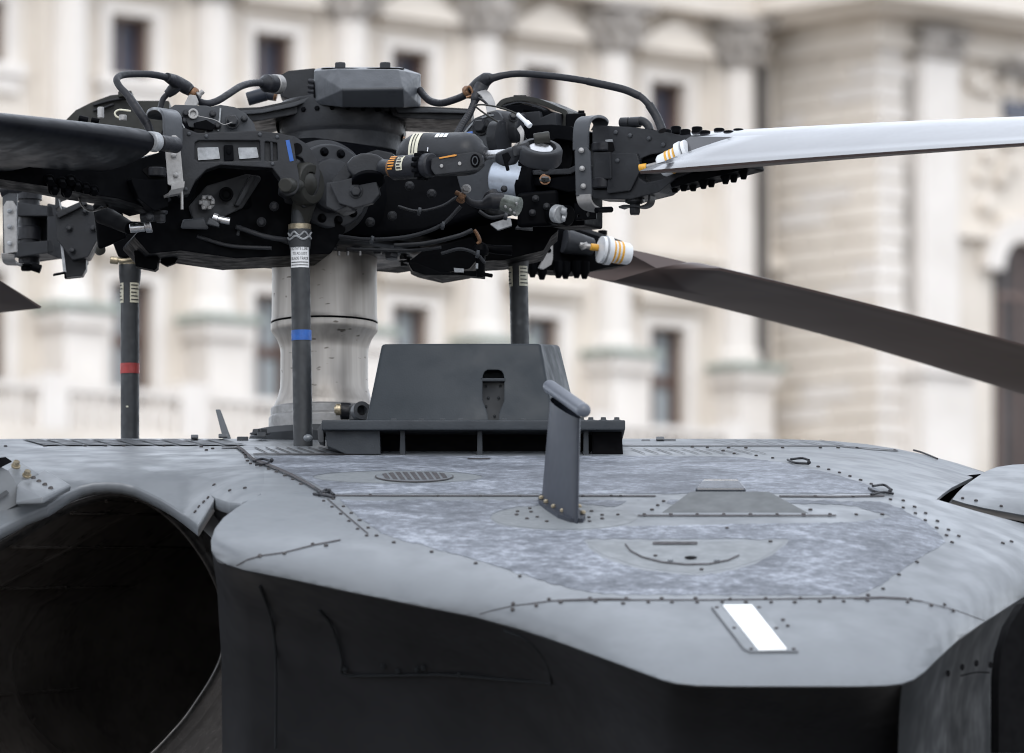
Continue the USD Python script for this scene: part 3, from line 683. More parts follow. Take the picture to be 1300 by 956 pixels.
vents(6, lambda i: (905 + i * 27, 559.5, 935 + i * 27, 565.5, 2.0), cowl)
part('panel_seam', [seam([(322, 577.4), (455, 577.4)], 1.2, 0.003), seam([(790, 566.5), (1060, 566.6), (1140, 573)], 0.9, 0.003)], 'seam', cowl)
# raised stud blocks along the crest
for (x, y, w, h) in ((308, 558, 12, 5), (283, 553.5, 9, 3), (247, 554.5, 7, 3), (332, 552, 9, 4), (846, 561, 22, 5), (838, 557, 8, 3), (820, 560, 9, 2)):
    part('roof_clip', H([(x - w / 2, y - h / 2, 17.72), (x + w / 2, y - h / 2, 17.72), (x - w / 2, y + h / 2, 17.7), (x + w / 2, y + h / 2, 17.7), (x - w / 2, y - h / 2, 17.8), (x + w / 2, y + h / 2, 17.8)], 0.003), 'hull', heli)
# bracket clamps on the lip at far left
SLp = PL(40, 16.28, 12)
part('lip_clamp', H([(28, 613, 16.36), (57, 599.5, 16.46), (87, 617.5, 16.34), (53, 633, 16.22), (53, 637, 16.22), (23, 638, 16.26), (24, 618, 16.33), (87, 621, 16.36)], 0.006), 'deckdull', lfp)
part('lip_clamp', H([(10, 599, 16.42), (25, 588.5, 16.5), (47, 602.5, 16.42), (29, 613, 16.36), (22, 617, 16.34), (47, 605, 16.44)], 0.005), 'deckdull', lfp)
part('lip_plate', T([(-40, 604), (0, 592), (11, 598), (23, 618), (24, 639), (0, 652), (-40, 676)], SLp, 0.10, -0.06, 1), 'deckdull', lfp)
part('vent_opening', T([(-20, 596), (0, 581), (7, 580), (16, 586), (0, 594), (-20, 602)], SLp, 0.01, -0.045, 1), 'void', lfp)
part('clamp_groove', T([(-20, 640), (8, 622), (12, 626), (-20, 647)], SLp, 0.01, -0.045, .5), 'hull', lfp)
part('clamp_bolt', [bolt(W(x, y, Y), (0.2, -0.6, 0.8), 0.010, 0.018) for x, y, Y in ((20, 592, 16.44), (34, 604, 16.37))], 'brass', lfp)
part('rivets', [lathe([(0.0075, -0.004), (0.0075, 0.004), (0.004, 0.006)], W(x, y, Y), (-0.1, -0.75, 0.7), 10) for x, y, Y in ((42.5, 607.5, 16.385), (49.5, 612, 16.355), (57, 616, 16.325), (64.5, 620.5, 16.295))], 'rivet', lfp, kind='stuff')
# exhaust duct
rim = np.array([(-150, 772), (-60, 722), (0, 690), (60, 655), (95, 639), (125, 630), (150, 627.5), (178, 633), (205, 648), (232, 672), (258, 706), (275, 738), (285, 768), (288, 800), (284, 830), (273, 856), (255, 885), (225, 925), (170, 975), (80, 1010), (-60, 1010), (-160, 940), (-190, 850)], float)
tt = np.linspace(0, 1, len(rim) + 1); rc = smoothpath([(*p, 0) for p in np.vstack([rim, rim[:1]])], 6)[:-1, :2]
DD = nrm([0.42, 1.0, 0.06])
def rimpt(q, grow=1.0, dy=0.0):
    c = np.array([60.0, 820.0]); x, y = c + (q - c) * grow
    return W(x, y, 16.55 + (x - 150) * 0.0010 + (y - 627) * 0.0004 + dy)
def loopmesh(rings, closed=True):
    n = len(rings[0]); V = np.vstack(rings); f = []
    for k in range(len(rings) - 1):
        for i in range(n):
            j = (i + 1) % n; f += [[k * n + i, (k + 1) * n + j, k * n + j], [k * n + i, (k + 1) * n + i, (k + 1) * n + j]]
    return trimesh.Trimesh(V, np.array(f), process=False)
R0 = np.array([rimpt(q) for q in rc])
def ins(k, L): 
    A = np.array([rimpt(q, k) for q in rc]); return A + DD * L
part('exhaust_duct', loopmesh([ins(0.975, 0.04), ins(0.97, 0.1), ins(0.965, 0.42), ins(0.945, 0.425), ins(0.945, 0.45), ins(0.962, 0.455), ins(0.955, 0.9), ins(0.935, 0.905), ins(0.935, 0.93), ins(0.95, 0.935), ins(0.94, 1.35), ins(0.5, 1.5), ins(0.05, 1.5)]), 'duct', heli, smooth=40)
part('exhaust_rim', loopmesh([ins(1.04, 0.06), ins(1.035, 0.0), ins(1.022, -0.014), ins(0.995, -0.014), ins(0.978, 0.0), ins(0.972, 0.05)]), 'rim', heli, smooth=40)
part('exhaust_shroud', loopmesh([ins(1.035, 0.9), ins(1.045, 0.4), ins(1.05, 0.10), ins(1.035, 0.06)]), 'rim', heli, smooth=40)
for i in range(3, len(rc), 9):
    part('duct_seam', tube([rimpt(rc[i], 0.968) + DD * 0.06, rimpt(rc[i], 0.957) + DD * 0.7, rimpt(rc[i], 0.936) + DD * 1.34], 0.006, 6, False), 'duct', heli)
st = PL(272, 16.35, -25)
part('duct_strap', [T([(252, 667), (272, 636), (292, 657), (276, 690)], st, 0.06, 0.0, 1), T([(262, 658), (268, 650), (286, 671), (280, 680)], st, 0.01, 0.012, .5)], 'deckdull', heli)
# added wall below the skin, its undercut shade put into a near-black colour
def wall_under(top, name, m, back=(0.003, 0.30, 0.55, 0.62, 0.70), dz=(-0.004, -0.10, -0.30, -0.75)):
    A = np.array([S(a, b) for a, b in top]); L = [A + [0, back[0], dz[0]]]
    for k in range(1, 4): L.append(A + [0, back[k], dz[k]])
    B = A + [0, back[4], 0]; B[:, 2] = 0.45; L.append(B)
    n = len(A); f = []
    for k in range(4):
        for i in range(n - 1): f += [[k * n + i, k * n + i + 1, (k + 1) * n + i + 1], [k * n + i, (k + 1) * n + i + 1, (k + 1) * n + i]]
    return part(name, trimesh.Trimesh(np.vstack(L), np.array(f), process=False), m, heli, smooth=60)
lowedge = [(268, 690), (288, 716), (310, 723), (380, 737), (450, 752), (530, 768), (605, 783), (660, 798), (720, 818), (780, 840), (820, 855), (842, 863), (860, 867.5), (885, 870), (930, 871), (1090, 871), (1125, 870), (1145, 867.5), (1160, 862)]
wall_under(lowedge, 'undercut_wall', 'under')
up = [(1145, 867.5), (1160, 862), (1174, 852), (1190, 836), (1215, 813), (1245, 792), (1300, 757), (1390, 700)]
wall_under(up, 'undercut_wall', 'flank', (0.003, 0.10, 0.16, 0.2, 0.25), (-0.004, -0.08, -0.2, -0.5))
part('dark_backing_sheet', T([(255, 640), (262, 612), (335, 622), (345, 640), (345, 760), (300, 1010), (-150, 1010), (-150, 700), (0, 640)], PL(300, 18.5), 0.05), 'void', heli)  # black sheet added behind the gaps so that they look dark
part('dark_backing_sheet', T([(1175, 628), (1205, 606), (1250, 601), (1400, 640), (1400, 720), (1300, 690)], PL(1250, 17.25), 0.05), 'void', heli)
# cold-air opening on the right underside, dark panel with rivets
rp = PL(1240, 14.9, 20)
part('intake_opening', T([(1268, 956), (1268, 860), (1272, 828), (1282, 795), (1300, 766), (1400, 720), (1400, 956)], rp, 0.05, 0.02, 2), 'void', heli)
part('rivets', [T(ell(x, y, 2.4, 4.2, 12), rp, 0.004, 0.012, 0) for x, y in ((1204, 855), (1222, 847), (1240, 842), (1258, 844), (1184, 862))] + [band([(1220, 858), (1240, 853.5), (1257, 854)], 1.6, rp, .004, 0.012)], 'void', heli, kind='stuff')
# seams and stiffeners on the shaded flank
_le = np.array(lowedge, float)
def U(px, py):
    """The undercut flank below the cowling's edge."""
    e = S(px, float(np.interp(px, _le[:, 0], _le[:, 1]))); Y = e[1] + 0.3
    for _ in range(12):
        z = ZC + (YH - py) * Y / F
        Y = e[1] + float(np.interp(e[2] - z, [0.004, 0.10, 0.30, 0.75], [0.003, 0.30, 0.55, 0.62]))
    return W(px, py, Y - 0.004)
for pts in ([(405, 775), (418, 790), (427, 812), (434, 838), (436, 856), (470, 858), (560, 857), (640, 863), (705, 868)], [(640, 800), (668, 812), (688, 832), (697, 850), (700, 872)], [(330, 745), (345, 790), (350, 840), (350, 950)]):
    part('flank_seam', tube([U(x, y) for x, y in pts], 0.004, 6), 'flank', heli)
part('rivets', [lathe([(0.008, -.004), (0.008, .004), (0.004, .006)], U(x, y), (0, -1, -.1), 10) for x, y in ((438, 850), (486, 846), (505, 852), (529, 850), (537, 848), (583, 857))], 'flank', heli, kind='stuff')

# ---- right-hand fairing (its own exhaust cover)
def SR_(px, py):
    t = max(0.0, min(1.0, (py - 588) / 75.0)); u = (px - 1190) / 190.0
    return W(px, py, 17.15 - 0.92 * (1 - (1 - t) ** 2) + 0.10 * u)
rfp = part('exhaust_fairing', sheet(Polygon([(1209, 634), (1215, 626), (1224, 617), (1236, 608.5), (1250, 599), (1265, 593), (1285, 590), (1310, 588.5), (1400, 590), (1400, 676), (1300, 654), (1250, 645), (1225, 639)]), SR_, (10, 5), skirt=[(.004, -.003), (.02, -.006), (0.2, -0.004)]), 'deckdull', heli, smooth=50)
part('rivets', [rivet(x, y, SR_) for x, y in ((1239, 636), (1271, 643), (1222, 633))], 'rivet', rfp, kind='stuff')
part('latch', [tube([S(1160, 573, .004), S(1172, 577, .005), S(1190, 584, .004)], 0.003)], 'seam', cowl)

# ---- latches on the cowling
def latch(pts, r=0.008):
    return tube([S(x, y, 0.003 + h * 0.2) for x, y, h in pts], r * 0.45, 8)
for i, ls in enumerate(([[(400, 622, .012), (408, 628, .02), (418, 627, .012)], [(405, 631, .01), (414, 625, .024), (424, 630, .01)], [(398, 629, .008), (412, 632, .014), (425, 634, .01)]],
           [[(322, 588, .01), (333, 586, .024), (345, 588, .01)], [(324, 592, .01), (336, 592, .02), (341, 590, .012)]],
           [[(1000, 586, .012), (1010, 590, .012), (1027, 591, .012)], [(1004, 587, .03), (1018, 586, .035), (1027, 588, .03)]],
           [[(1103, 622, .008), (1112, 627, .016), (1130, 627.5, .012)], [(1108, 621, .03), (1122, 620, .034), (1132, 625, .02)], [(1106, 630, .01), (1120, 628, .02), (1134, 629, .01)]])):
    for l in ls: part('cowling_latch', latch(l), 'rubber', cowl)
    kb = trimesh.creation.icosphere(2, 0.006); kb.apply_translation(S(ls[0][-1][0], ls[0][-1][1], .009)); part('latch_knob', kb, 'rubber', cowl)

# ---- wedge box and its handle
def bx(px, py, Y): return W(px, py, Y)
wb = hull([W(836, 655, 15.63), W(1031, 655, 15.63), W(877, 625, 15.78), W(976, 625, 15.78), W(882, 627.5, 16.0), W(972, 627.5, 16.0), W(845, 652, 15.75), W(1022, 652, 15.75)], 0.002, 8)
part('wedge_box', wb, 'box', cowl)
part('wedge_handle', H([(893, 613.5, 15.84), (937, 613.5, 15.84), (886, 622, 15.80), (944, 622, 15.80), (887, 628, 15.82), (943, 628, 15.82), (895, 611.5, 15.93), (935, 611.5, 15.93), (890, 630, 15.97), (940, 630, 15.97)], 0.007), 'aerialgrey', cowl)

# ---- blade aerial
A0, A1 = W(692, 637, 15.86), W(733, 662, 15.50)
axd = nrm((A1 - A0) * [1, 1, 0]); axn = np.array([axd[1], -axd[0], 0.0]); Lc = np.linalg.norm((A1 - A0)[:2])
zt0, zt1 = W(697, 506, 15.86)[2], W(738, 530, 15.5)[2]
rings = []
for t, sw in ((-0.05, 0.0), (0.0, 0.0), (0.5, 0.025), (0.93, 0.045), (1.0, 0.05)):
    ring_ = []
    for a in np.linspace(0, 2 * np.pi, 28, endpoint=False):
        c = 0.5 - 0.5 * math.cos(a); th = 0.036 * (math.sin(a) * (1 - 0.55 * c))
        base = A0[:2] + axd[:2] * (Lc * (c * (1 - 0.25 * t) + 0.14 * t)) + axn[:2] * th + np.array([0.015 * t, 0])
        zb = A0[2] + (A1[2] - A0[2]) * c; ztp = zt0 + (zt1 - zt0) * c
        ring_.append([base[0], base[1], zb + (ztp - zb) * t])
    rings.append(np.array(ring_))
ae = part('blade_aerial', [loopmesh(rings), ], 'bluegrey', heli, smooth=40)
part('aerial_top_rod', tube([W(698, 491, 15.92), W(741, 521, 15.42)], [0.0195, 0.0195], 18, False), 'aerialcap', ae)
for e in (W(698, 491, 15.92), W(741, 521, 15.42)):
    b_ = trimesh.creation.icosphere(2, 0.0194); b_.apply_translation(e); part('rod_end_cap', b_, 'aerialcap', ae, smooth=True)
part('aerial_seam', loopmesh([rings[3] * 1.0 + (rings[3] - rings[3].mean(0)) * 0.012 - [0, 0, 0.05], rings[3] + (rings[3] - rings[3].mean(0)) * 0.012 - [0, 0, 0.046]]), 'void', ae)
fl = Polygon([(683, 634), (690, 631.5), (700, 634), (735, 652), (744, 659), (740, 664), (724, 663.5), (708, 658), (692, 647), (684, 640)])
part('aerial_flange', sheet(rnd(fl, 2), S, (4, 2), 0.012, skirt=[(0, -.012)]), 'bluegrey', ae)
part('aerial_bolts', [lathe([(0.008, 0), (0.008, 0.006), (0.004, 0.009)], S(x, y, 0.013), (0, -.2, 1), 10) for x, y in ((687.5, 639), (693.5, 644), (703, 650), (714.5, 655.5), (735, 650), (740, 658))], 'brass', ae, kind='stuff')
# small far fin
part('small_aerial', H([(275, 521, 17.95), (279, 521, 17.95), (284, 556, 17.95), (292, 556, 17.95), (286, 557, 18.1), (292, 557, 18.1), (278, 521, 18.0)], 0.003), 'deckdull', heli)

# ---- turret in front of the mast
tv = [(470, 535, 17.09), (574, 535, 17.0), (699, 535, 17.03), (728, 533, 17.5), (640, 532, 17.75), (490, 532, 17.7),
      (489, 442, 17.18), (583, 441.5, 17.12), (683, 441.5, 17.14), (706, 443, 17.5), (640, 443, 17.6), (500, 443, 17.58)]
tur = H(tv, 0.012)
notch_poly = [(612, 470), (612.8, 465), (615, 461), (619, 459), (633, 459), (637, 461), (639.2, 465), (640, 470), (640, 500), (634, 516), (632, 536), (621, 536), (618, 516), (612, 500)]
npm = T(notch_poly, PL(626, 16.8), 0.36, 0, 0)
nm = manifold3d.Manifold(manifold3d.Mesh(np.asarray(npm.vertices, np.float32), np.asarray(npm.faces, np.uint32)))
try:
    t2 = tur - nm
    if t2.num_tri() > 50: tur = t2
except Exception as e: print('notch', e)
tp = part('turret_fairing', tur, 'turret', heli, smooth=30)
part('notch_plate', T([(611, 483), (641, 483), (641, 540), (611, 540)], PL(626, 17.11), 0.02, 0, 0), 'hull', tp)
part('notch_ledge', T([(611, 480), (641, 480), (641, 484), (611, 484)], PL(626, 17.06), 0.1, 0, 0), 'slab', tp)
part('rivets', [T(ell(x, y, 1.8, 1.8, 10), PL(626, 17.105), 0.004, 0, 0) for x, y in ((617, 490), (635, 490), (620, 505), (633, 505), (617, 516), (628, 528))], 'slab', tp, kind='stuff')
part('turret_foot', [H([(466, 534.5, 17.06), (574, 535, 16.97), (704, 535, 17.0), (466, 536, 17.06), (574, 536.2, 16.97), (704, 536.2, 17.0)], .003)], 'slab', tp)
part('foot_bolts', [bolt(W(x, 535, 16.965 + abs(x - 574) * 0.0004), (0, 0, 1), 0.009, 0.008) for x in (500, 535, 562, 585, 640, 665)] + [bolt(W(x, 534, 17.05), (0, 0, 1), 0.009, 0.01) for x in (738, 750, 766, 783)], 'hull', tp, kind='stuff')
slab = part('turret_base', boxw((W(410, 535, 16.93) + W(792, 544.5, 16.93)) / 2 + [0, 0.35, 0], (1, 0, 0), (0, 1, 0), (0, 0, 1), 382 * 16.93 / F / 2, 0.35, 4.7 * 16.93 / F), 'slab', heli)
part('base_side_plate', T([(413, 545), (482, 545), (483, 577), (440, 577), (415, 566)], PL(440, 16.96), 0.5, 0, 1), 'slab', slab)
for x0, x1 in ((508, 514), (606, 612), (741, 747)):
    part('base_post', T([(x0, 544), (x1, 544), (x1 + .5, 578.5), (x0 - .5, 578.5)], PL(600, 16.97), 0.05, 0, 0), 'slab', slab)
part('base_cavity', T([(480, 544.5), (789, 544.5), (791, 576), (480, 579)], PL(600, 17.12), 0.4, 0, 0), 'void', slab)  # solid block; the dark of the cavity is put into its colour
part('base_end_plate', T([(752, 545), (789, 545), (791, 577), (752, 578)], PL(770, 17.0), 0.3, 0, 0), 'void', slab)
part('base_corner_bracket', T([(403, 545), (410, 534), (411, 562), (404, 560)], PL(407, 17.05), 0.15, 0, 1), 'hull', slab)
part('cable_clamp', cyl(W(432, 522, 17.5), W(446, 522, 17.5), 0.026), 'rubber', heli)
part('clamp_ring', lathe([(0.016, 0), (0.028, 0), (0.028, 0.03), (0.016, 0.03), (0.016, 0)], W(456, 523, 17.3), (0.35, -1, 0.1), 20), 'hull', heli)
part('clamp_block', H([(446, 516, 17.45), (474, 516, 17.45), (446, 532, 17.45), (474, 532, 17.45), (446, 516, 17.6), (474, 532, 17.6)], .006), 'hull', heli)
part('clamp_plug', [cyl(W(426, 520, 17.45), W(433, 520, 17.45), 0.018), cyl(W(424.5, 520, 17.45), W(426.5, 520, 17.45), 0.012)], 'brass', heli)
part('swashplate_collar', [lathe([(0.16, 0), (0.23, 0), (0.24, 0.03), (0.23, 0.05), (0.16, 0.06)], W(412, 569, 18.0), (0, .04, 1))], 'hull', heli)
for x in (328, 332):
    part('deck_bolt', bolt(W(x, 551, 17.75), (0, 0, 1), 0.02, 0.015), 'hull', heli)
part('round_stud', trimesh.Trimesh(*(lambda m: (m.vertices * [1, 1, .8] + W(391, 556, 17.3), m.faces))(trimesh.creation.icosphere(2, 0.014))), 'deckdull', heli, smooth=True)

# ================================================================ ROTOR HEAD
TILT = 0.04
UP = nrm([0, TILT, 1.0])
HC = W(412, 250, 18.0)
def axis_at(py):
    """The point on the mast's axis at this picture height."""
    p = W(412, py, 18.0); h = p[2] - HC[2]; return HC + UP * h
def hz_(py): return (250 - py) * 18.0 / F
PX = 18.0 / F
# mast: turned steel, a collar and a waist
def prof(pairs): return [(r * PX, hz_(y)) for r, y in pairs]
mast = part('mast', lathe(prof([(60, 560), (66, 548), (66, 527), (65.5, 525.5), (64, 525), (64, 518), (62, 512), (58.5, 504), (56, 494), (55.5, 480), (55.5, 448), (57, 440), (60, 432), (64, 426), (66.5, 423), (67.5, 421), (68, 418), (68, 413),
                                (66.8, 412.3), (66.8, 410.5), (68, 410), (67.6, 408), (66.8, 404), (66.5, 330), (66.5, 300)]), HC, UP, 96), 'mast', heli, smooth=40)
part('mast_ring', lathe(prof([(66.9, 412.6), (67.3, 412.5), (67.3, 410.4), (66.9, 410.2)]), HC, UP, 96), 'void', mast)
part('mast_base_ring', lathe(prof([(60, 519), (66.5, 519), (68, 521), (68, 530), (70, 532), (70.5, 534), (70.5, 552), (60, 556)]), HC, UP, 64), 'silver', mast)
# central body, bottom plate, drum
part('hub_body', lathe(prof([(66, 318), (112, 322), (128, 316), (138, 300), (140, 270), (132, 225), (112, 205), (80, 192), (70, 186)]), HC, UP, 72), 'hub', heli)
part('hub_bottom_plate', lathe(prof([(60, 329), (118, 328), (124, 324), (124, 319), (60, 318)]), HC, UP, 64), 'hubgrey', heli)
part('drum', lathe(prof([(70, 200), (77, 196), (76, 176), (80, 170), (82, 140), (78, 132), (60, 130)]), HC + np.array([0.055, 0, 0]), UP, 64), 'cap' if False else 'hubgrey', heli)
part('hub_bottom_pins', [cyl(W(x, 319, 17.69), W(x, 324.5, 17.69), 0.0045) for x in (430, 441.5, 457)], 'silver', heli, kind='stuff')
for x, y in ((352, 318), (497, 321)):
    part('hub_bottom_bolt', bolt(W(x, y, 17.72), (0, -.2, -1), 0.022, 0.02), 'hubgrey', heli)

def dirv(a, dz=0.0):
    a = math.radians(a); return nrm([math.cos(a), math.sin(a), -TILT * math.sin(a) + dz])
ARMS = {'A': (-118.5, -0.02), 'B': (-28.5, 0.004), 'C': (44.0, -0.045), 'D': (155.0, -0.02)}
for k, (az, dz) in ARMS.items():
    e = dirv(az); t = np.cross(UP, e); Vp = []
    secs = []
    for r, hw, z0, z1 in ((0.12, 0.20, -0.16, 0.11), (0.42, 0.11, -0.15, 0.07), (0.60, 0.07, -0.10, 0.06)):
        base = HC + e * r + UP * (dz * r)
        secs.append([base + t * sx * hw * (0.8 if sz else 1) + UP * (z1 if sz else z0) for sx, sz in ((-1, 0), (1, 0), (1, 1), (-1, 1))])
    mm = [hull(secs[i] + secs[i + 1], 0.02, 14) for i in range(2)]
    part('hub_arm', mm[0] + mm[1], 'hub', heli, smooth=30)

# top plates and the grey crossbar
PT = PL(430, 17.86, 0)
part('top_plate', T([(262, 146), (280, 138), (330, 136), (372, 127), (402, 117), (404, 131), (374, 145), (332, 153), (278, 157), (264, 153)], PT, 0.32, 0, 2), 'hubgrey', heli)
part('top_plate_rib', T([(300, 141), (332, 138.5), (372, 130), (402, 120), (402, 124), (374, 135), (333, 143.5), (300, 146)], PT, 0.02, 0.02, 1), 'cap', heli)
part('top_plate', T([(494, 134), (520, 134.5), (560, 136), (596, 138), (602, 143), (598, 151), (560, 152), (510, 150), (498, 146)], PT, 0.32, 0, 2), 'hubgrey', heli)
part('top_plate_rib', T([(500, 136), (560, 138), (596, 140.5), (597, 144), (560, 143), (505, 143)], PT, 0.02, 0.02, 1), 'cap', heli)
part('under_plate', T([(356, 132), (512, 134), (514, 160), (510, 190), (358, 190), (350, 160)], PL(430, 17.98, 0), 0.2, 0, 4), 'hub', heli)
part('back_plate', T([(352, 98), (366, 90), (400, 86.5), (404, 100), (402, 122), (372, 128), (356, 122)], PL(380, 18.0, 0), 0.10, 0, 2), 'hubgrey', heli)
cb = H([(436, 114, 17.66), (510, 113, 17.66), (436, 133, 17.72), (511, 133.5, 17.72), (402, 92.5, 17.82), (401, 129.5, 17.84), (402, 90.5, 18.0), (401, 129, 18.0),
        (531, 97, 17.82), (531, 132.5, 17.84), (531, 96, 18.0), (531, 132, 18.0), (430, 91, 17.74), (505, 92, 17.74), (412, 88.5, 18.02), (508, 88.5, 18.02)], 0.008)
cbp = part('crossbar', cb, 'cap', heli, smooth=20)
for x in (432, 489):
    part('bolt_recess_dark', lathe([(0.06, 0), (0.06, 0.003), (0.03, 0.0032)], W(x, 90.5, 17.86) + [0, 0, 0.006], (0, -0.1, 1), 28), 'void', cbp)  # black disc: the dark recess round the bolt, put into its colour
    part('crossbar_bolt', bolt(W(x, 90.0, 17.90), (0, 0.0, 1), 0.019, 0.026), 'hubgrey', cbp)
    part('crossbar_nut', bolt(W(x, 134, 17.85), (0, 0, -1), 0.016, 0.018), 'hubgrey', cbp)
part('edge_fins', [cyl(W(392, y, 17.86), W(404, y + 1, 17.84), 0.0075) for y in (103, 109.5, 116, 121)], 'rubber', heli)
part('crossbar_end_clip', T([(398, 103), (404, 102), (404, 124), (398, 124)], PL(400, 17.82), 0.05), 'hub', heli)

# ---- harness plug and cables of the near left arm
cab = part('cable', tube([W(x, y, Y) for x, y, Y in ((192, 172, 17.1), (187, 158, 17.1), (176, 141, 17.1), (163, 122, 17.12), (152, 110, 17.14), (148, 101, 17.16), (155, 95.5, 17.2), (172, 94, 17.25), (192, 94.5, 17.3), (210, 98, 17.35), (224, 104, 17.4), (236, 110, 17.45))], [0.0125, 0.0125, 0.0105, 0.0105, 0.0105, 0.0105, 0.011], 16), 'rubber', heli)
part('cable_sleeve', tube([W(x, y, Y - .001) for x, y, Y in ((186, 156, 17.1), (177, 142.5, 17.1), (165, 125, 17.12))], 0.0132, 16), 'rubber', cab)
part('cable_boot', [tube([W(212, 98, 17.35), W(222, 103, 17.4), W(236, 111, 17.45), W(243, 116, 17.45)], [0.014, 0.020, 0.021, 0.017], 18), tube([W(228, 106, 17.42), W(219, 114, 17.42), W(212, 120, 17.42)], [0.018, 0.018, 0.013], 16)], 'rubber', cab)
part('cable_branch', tube([W(213, 119, 17.42), W(207, 126, 17.42), W(204, 136, 17.42), W(203, 146, 17.42)], 0.009, 12), 'rubber', cab)
part('copper_tie', lathe([(0.016, 0), (0.0185, 0.004), (0.0185, 0.014), (0.016, 0.018)], W(243, 116, 17.45), W(250, 121, 17.45) - W(243, 116, 17.45), 16), 'copper', cab)
part('cable_clip', [T([(240, 120), (249, 121), (252, 129), (247, 139), (237, 139), (234, 132)], PL(243, 17.42), 0.02), bolt(W(252, 121, 17.43), (.7, 0, .6), 0.008, 0.02)], 'silver', cab)
cab2 = part('cable', tube([W(x, y, Y) for x, y, Y in ((246, 120, 17.47), (252, 128, 17.5), (263, 131.5, 17.52), (276, 128, 17.55), (290, 119.5, 17.6), (305, 110, 17.68), (318, 106, 17.75), (331, 105, 17.8))], 0.0112, 16), 'rubber', heli)
pa, pb = W(330, 105, 17.8), W(362, 108, 17.9)
part('plug', lathe([(0.012, 0), (0.020, 0.018), (0.0285, 0.03), (0.0285, 0.07), (0.024, 0.075)], pa, pb - pa, 24), 'rubber', cab2)
part('plug_ring', lathe([(0.029, 0.068), (0.031, 0.07), (0.031, 0.095), (0.027, 0.098)], pa, pb - pa, 24), 'silver', cab2)
part('plug_plate', T([(369, 97), (373, 97), (373, 121), (369, 121)], PL(371, 17.85), 0.07), 'silver', cab2)
part('connector_beyond', [cyl(W(314, 126, 18.2), W(338, 119, 18.2), 0.022), cyl(W(336, 120, 18.2), W(350, 122, 18.2), 0.016)], 'bluegrey', heli)
part('copper_ring', cyl(W(348, 121, 18.18), W(352, 122, 18.18), 0.017), 'copper', heli)

# ---- near left arm: bracket, pitch horn, straps
PA = PL(300, 17.22, 6)
part('horn_bracket', T([(262, 137), (280, 133), (298, 136), (312, 144), (322, 156), (326, 169), (262, 171)], PL(290, 17.32, 8), 0.08, 0, 2), 'cap', heli)
part('horn_bracket_edge', band([(280, 137), (279, 150), (277, 166)], 2.0, PL(290, 17.32, 8), 0.01, 0.006), 'plate', heli)
part('horn_block', T([(212, 140), (222, 133), (262, 134), (282, 140), (281, 160), (265, 166), (225, 158), (214, 150)], PL(240, 17.30, 8), 0.12, 0, 2), 'cap', heli)
part('block_notch', T([(246, 156), (262, 152), (275, 160), (270, 166), (248, 163)], PL(240, 17.27, 8), 0.02, 0, 1), 'hub', heli)
hb = part('horn_bolt', bolt(W(295, 155, 17.30), (0.1, -1, 0.1), 0.017, 0.03), 'hubgrey', heli)
part('horn_bolt', [lathe([(0.016, 0), (0.016, 0.014), (0.010, 0.014), (0.008, 0.006), (0, 0.006)], W(245, 145, 17.30), (0.1, -1, 0.0), 20)], 'silver', heli)
beam = [(223, 158), (251, 169), (325, 166), (356, 169), (372, 174), (376, 205), (380, 225), (380, 238), (375, 246), (364, 249), (355, 243), (356, 226), (346, 213), (280, 209), (262, 215), (248, 229), (240, 246), (226, 250)]
pockA = [(247, 181), (252, 178), (330, 178), (331, 204), (252, 206), (247, 202)]
pockB = [(336, 179), (352, 181), (353, 204), (336, 205)]
horn = part('pitch_horn', [T(beam, PA, 0.018, 0.018, 2, [pockA, pockB]), T(beam, PA, 0.085, 0.0, 2)], 'hubgrey', heli, smooth=False)
part('horn_back_tine', T([(352, 169), (374, 173), (391, 184), (403, 203), (407, 222), (404, 240), (396, 258), (386, 264), (380, 256), (390, 235), (391, 215), (384, 201), (372, 195), (356, 196)], PL(380, 17.33, 12), 0.05, 0, 2), 'hubgrey', horn, smooth=False)
part('data_plate', T([(250.5, 187.5), (277, 186.5), (279.5, 201.5), (251.5, 203.5)], PA, 0.004, 0.006, 1), 'plate', horn)
part('data_plate', T([(302, 187.5), (326, 187), (328.5, 200), (304, 202)], PA, 0.004, 0.006, 1), 'plate', horn)
part('horn_boss', [T([(284, 184), (296, 184), (297, 204), (285, 205)], PA, 0.016, 0.016, 2), T(ell(290.5, 192, 2.6, 4), PA, 0.003, 0.018, 0)], 'hub', horn)
part('pocket_wall', [T([(343, 178), (346, 178), (347, 205), (344, 205)], PA, 0.012, 0.016, 0)], 'hubgrey', horn)
part('blue_mark', T([(362.5, 178), (367.5, 177.5), (373, 204), (368, 205)], PA, 0.003, 0.0195, 0.3), 'blue', horn)
part('horn_hole', T(ell(377, 189, 7, 7.5), PL(380, 17.33, 12), 0.004, 0.002, 0), 'void', horn)
part('horn_pin', cyl(W(362, 235, 17.17), W(392, 236, 17.42), 0.022), 'olive', horn)
# gauge disc with red marks
part('gauge_disc', lathe([(0.13, 0), (0.13, 0.02), (0.10, 0.03), (0.0, 0.03)], W(224, 203, 17.28), nrm([0.9, -0.35, 0]) * 1, 40), 'hub', heli)
gd = part('gauge_ring', T(Polygon(ell(226, 201, 15, 48)).difference(Polygon(ell(225.3, 201, 14.4, 47.0))), PL(226, 17.2, 20), 0.004, 0, 0), 'plate', heli)
for y in (180, 194, 209):
    part('red_mark', T([(230, y - 1.3), (239 + (y == 194) * 1, y - .8), (239 + (y == 194) * 1, y + 1), (230, y + 1.3)], PL(226, 17.2, 20), 0.003, 0.006, 0), 'red', gd)
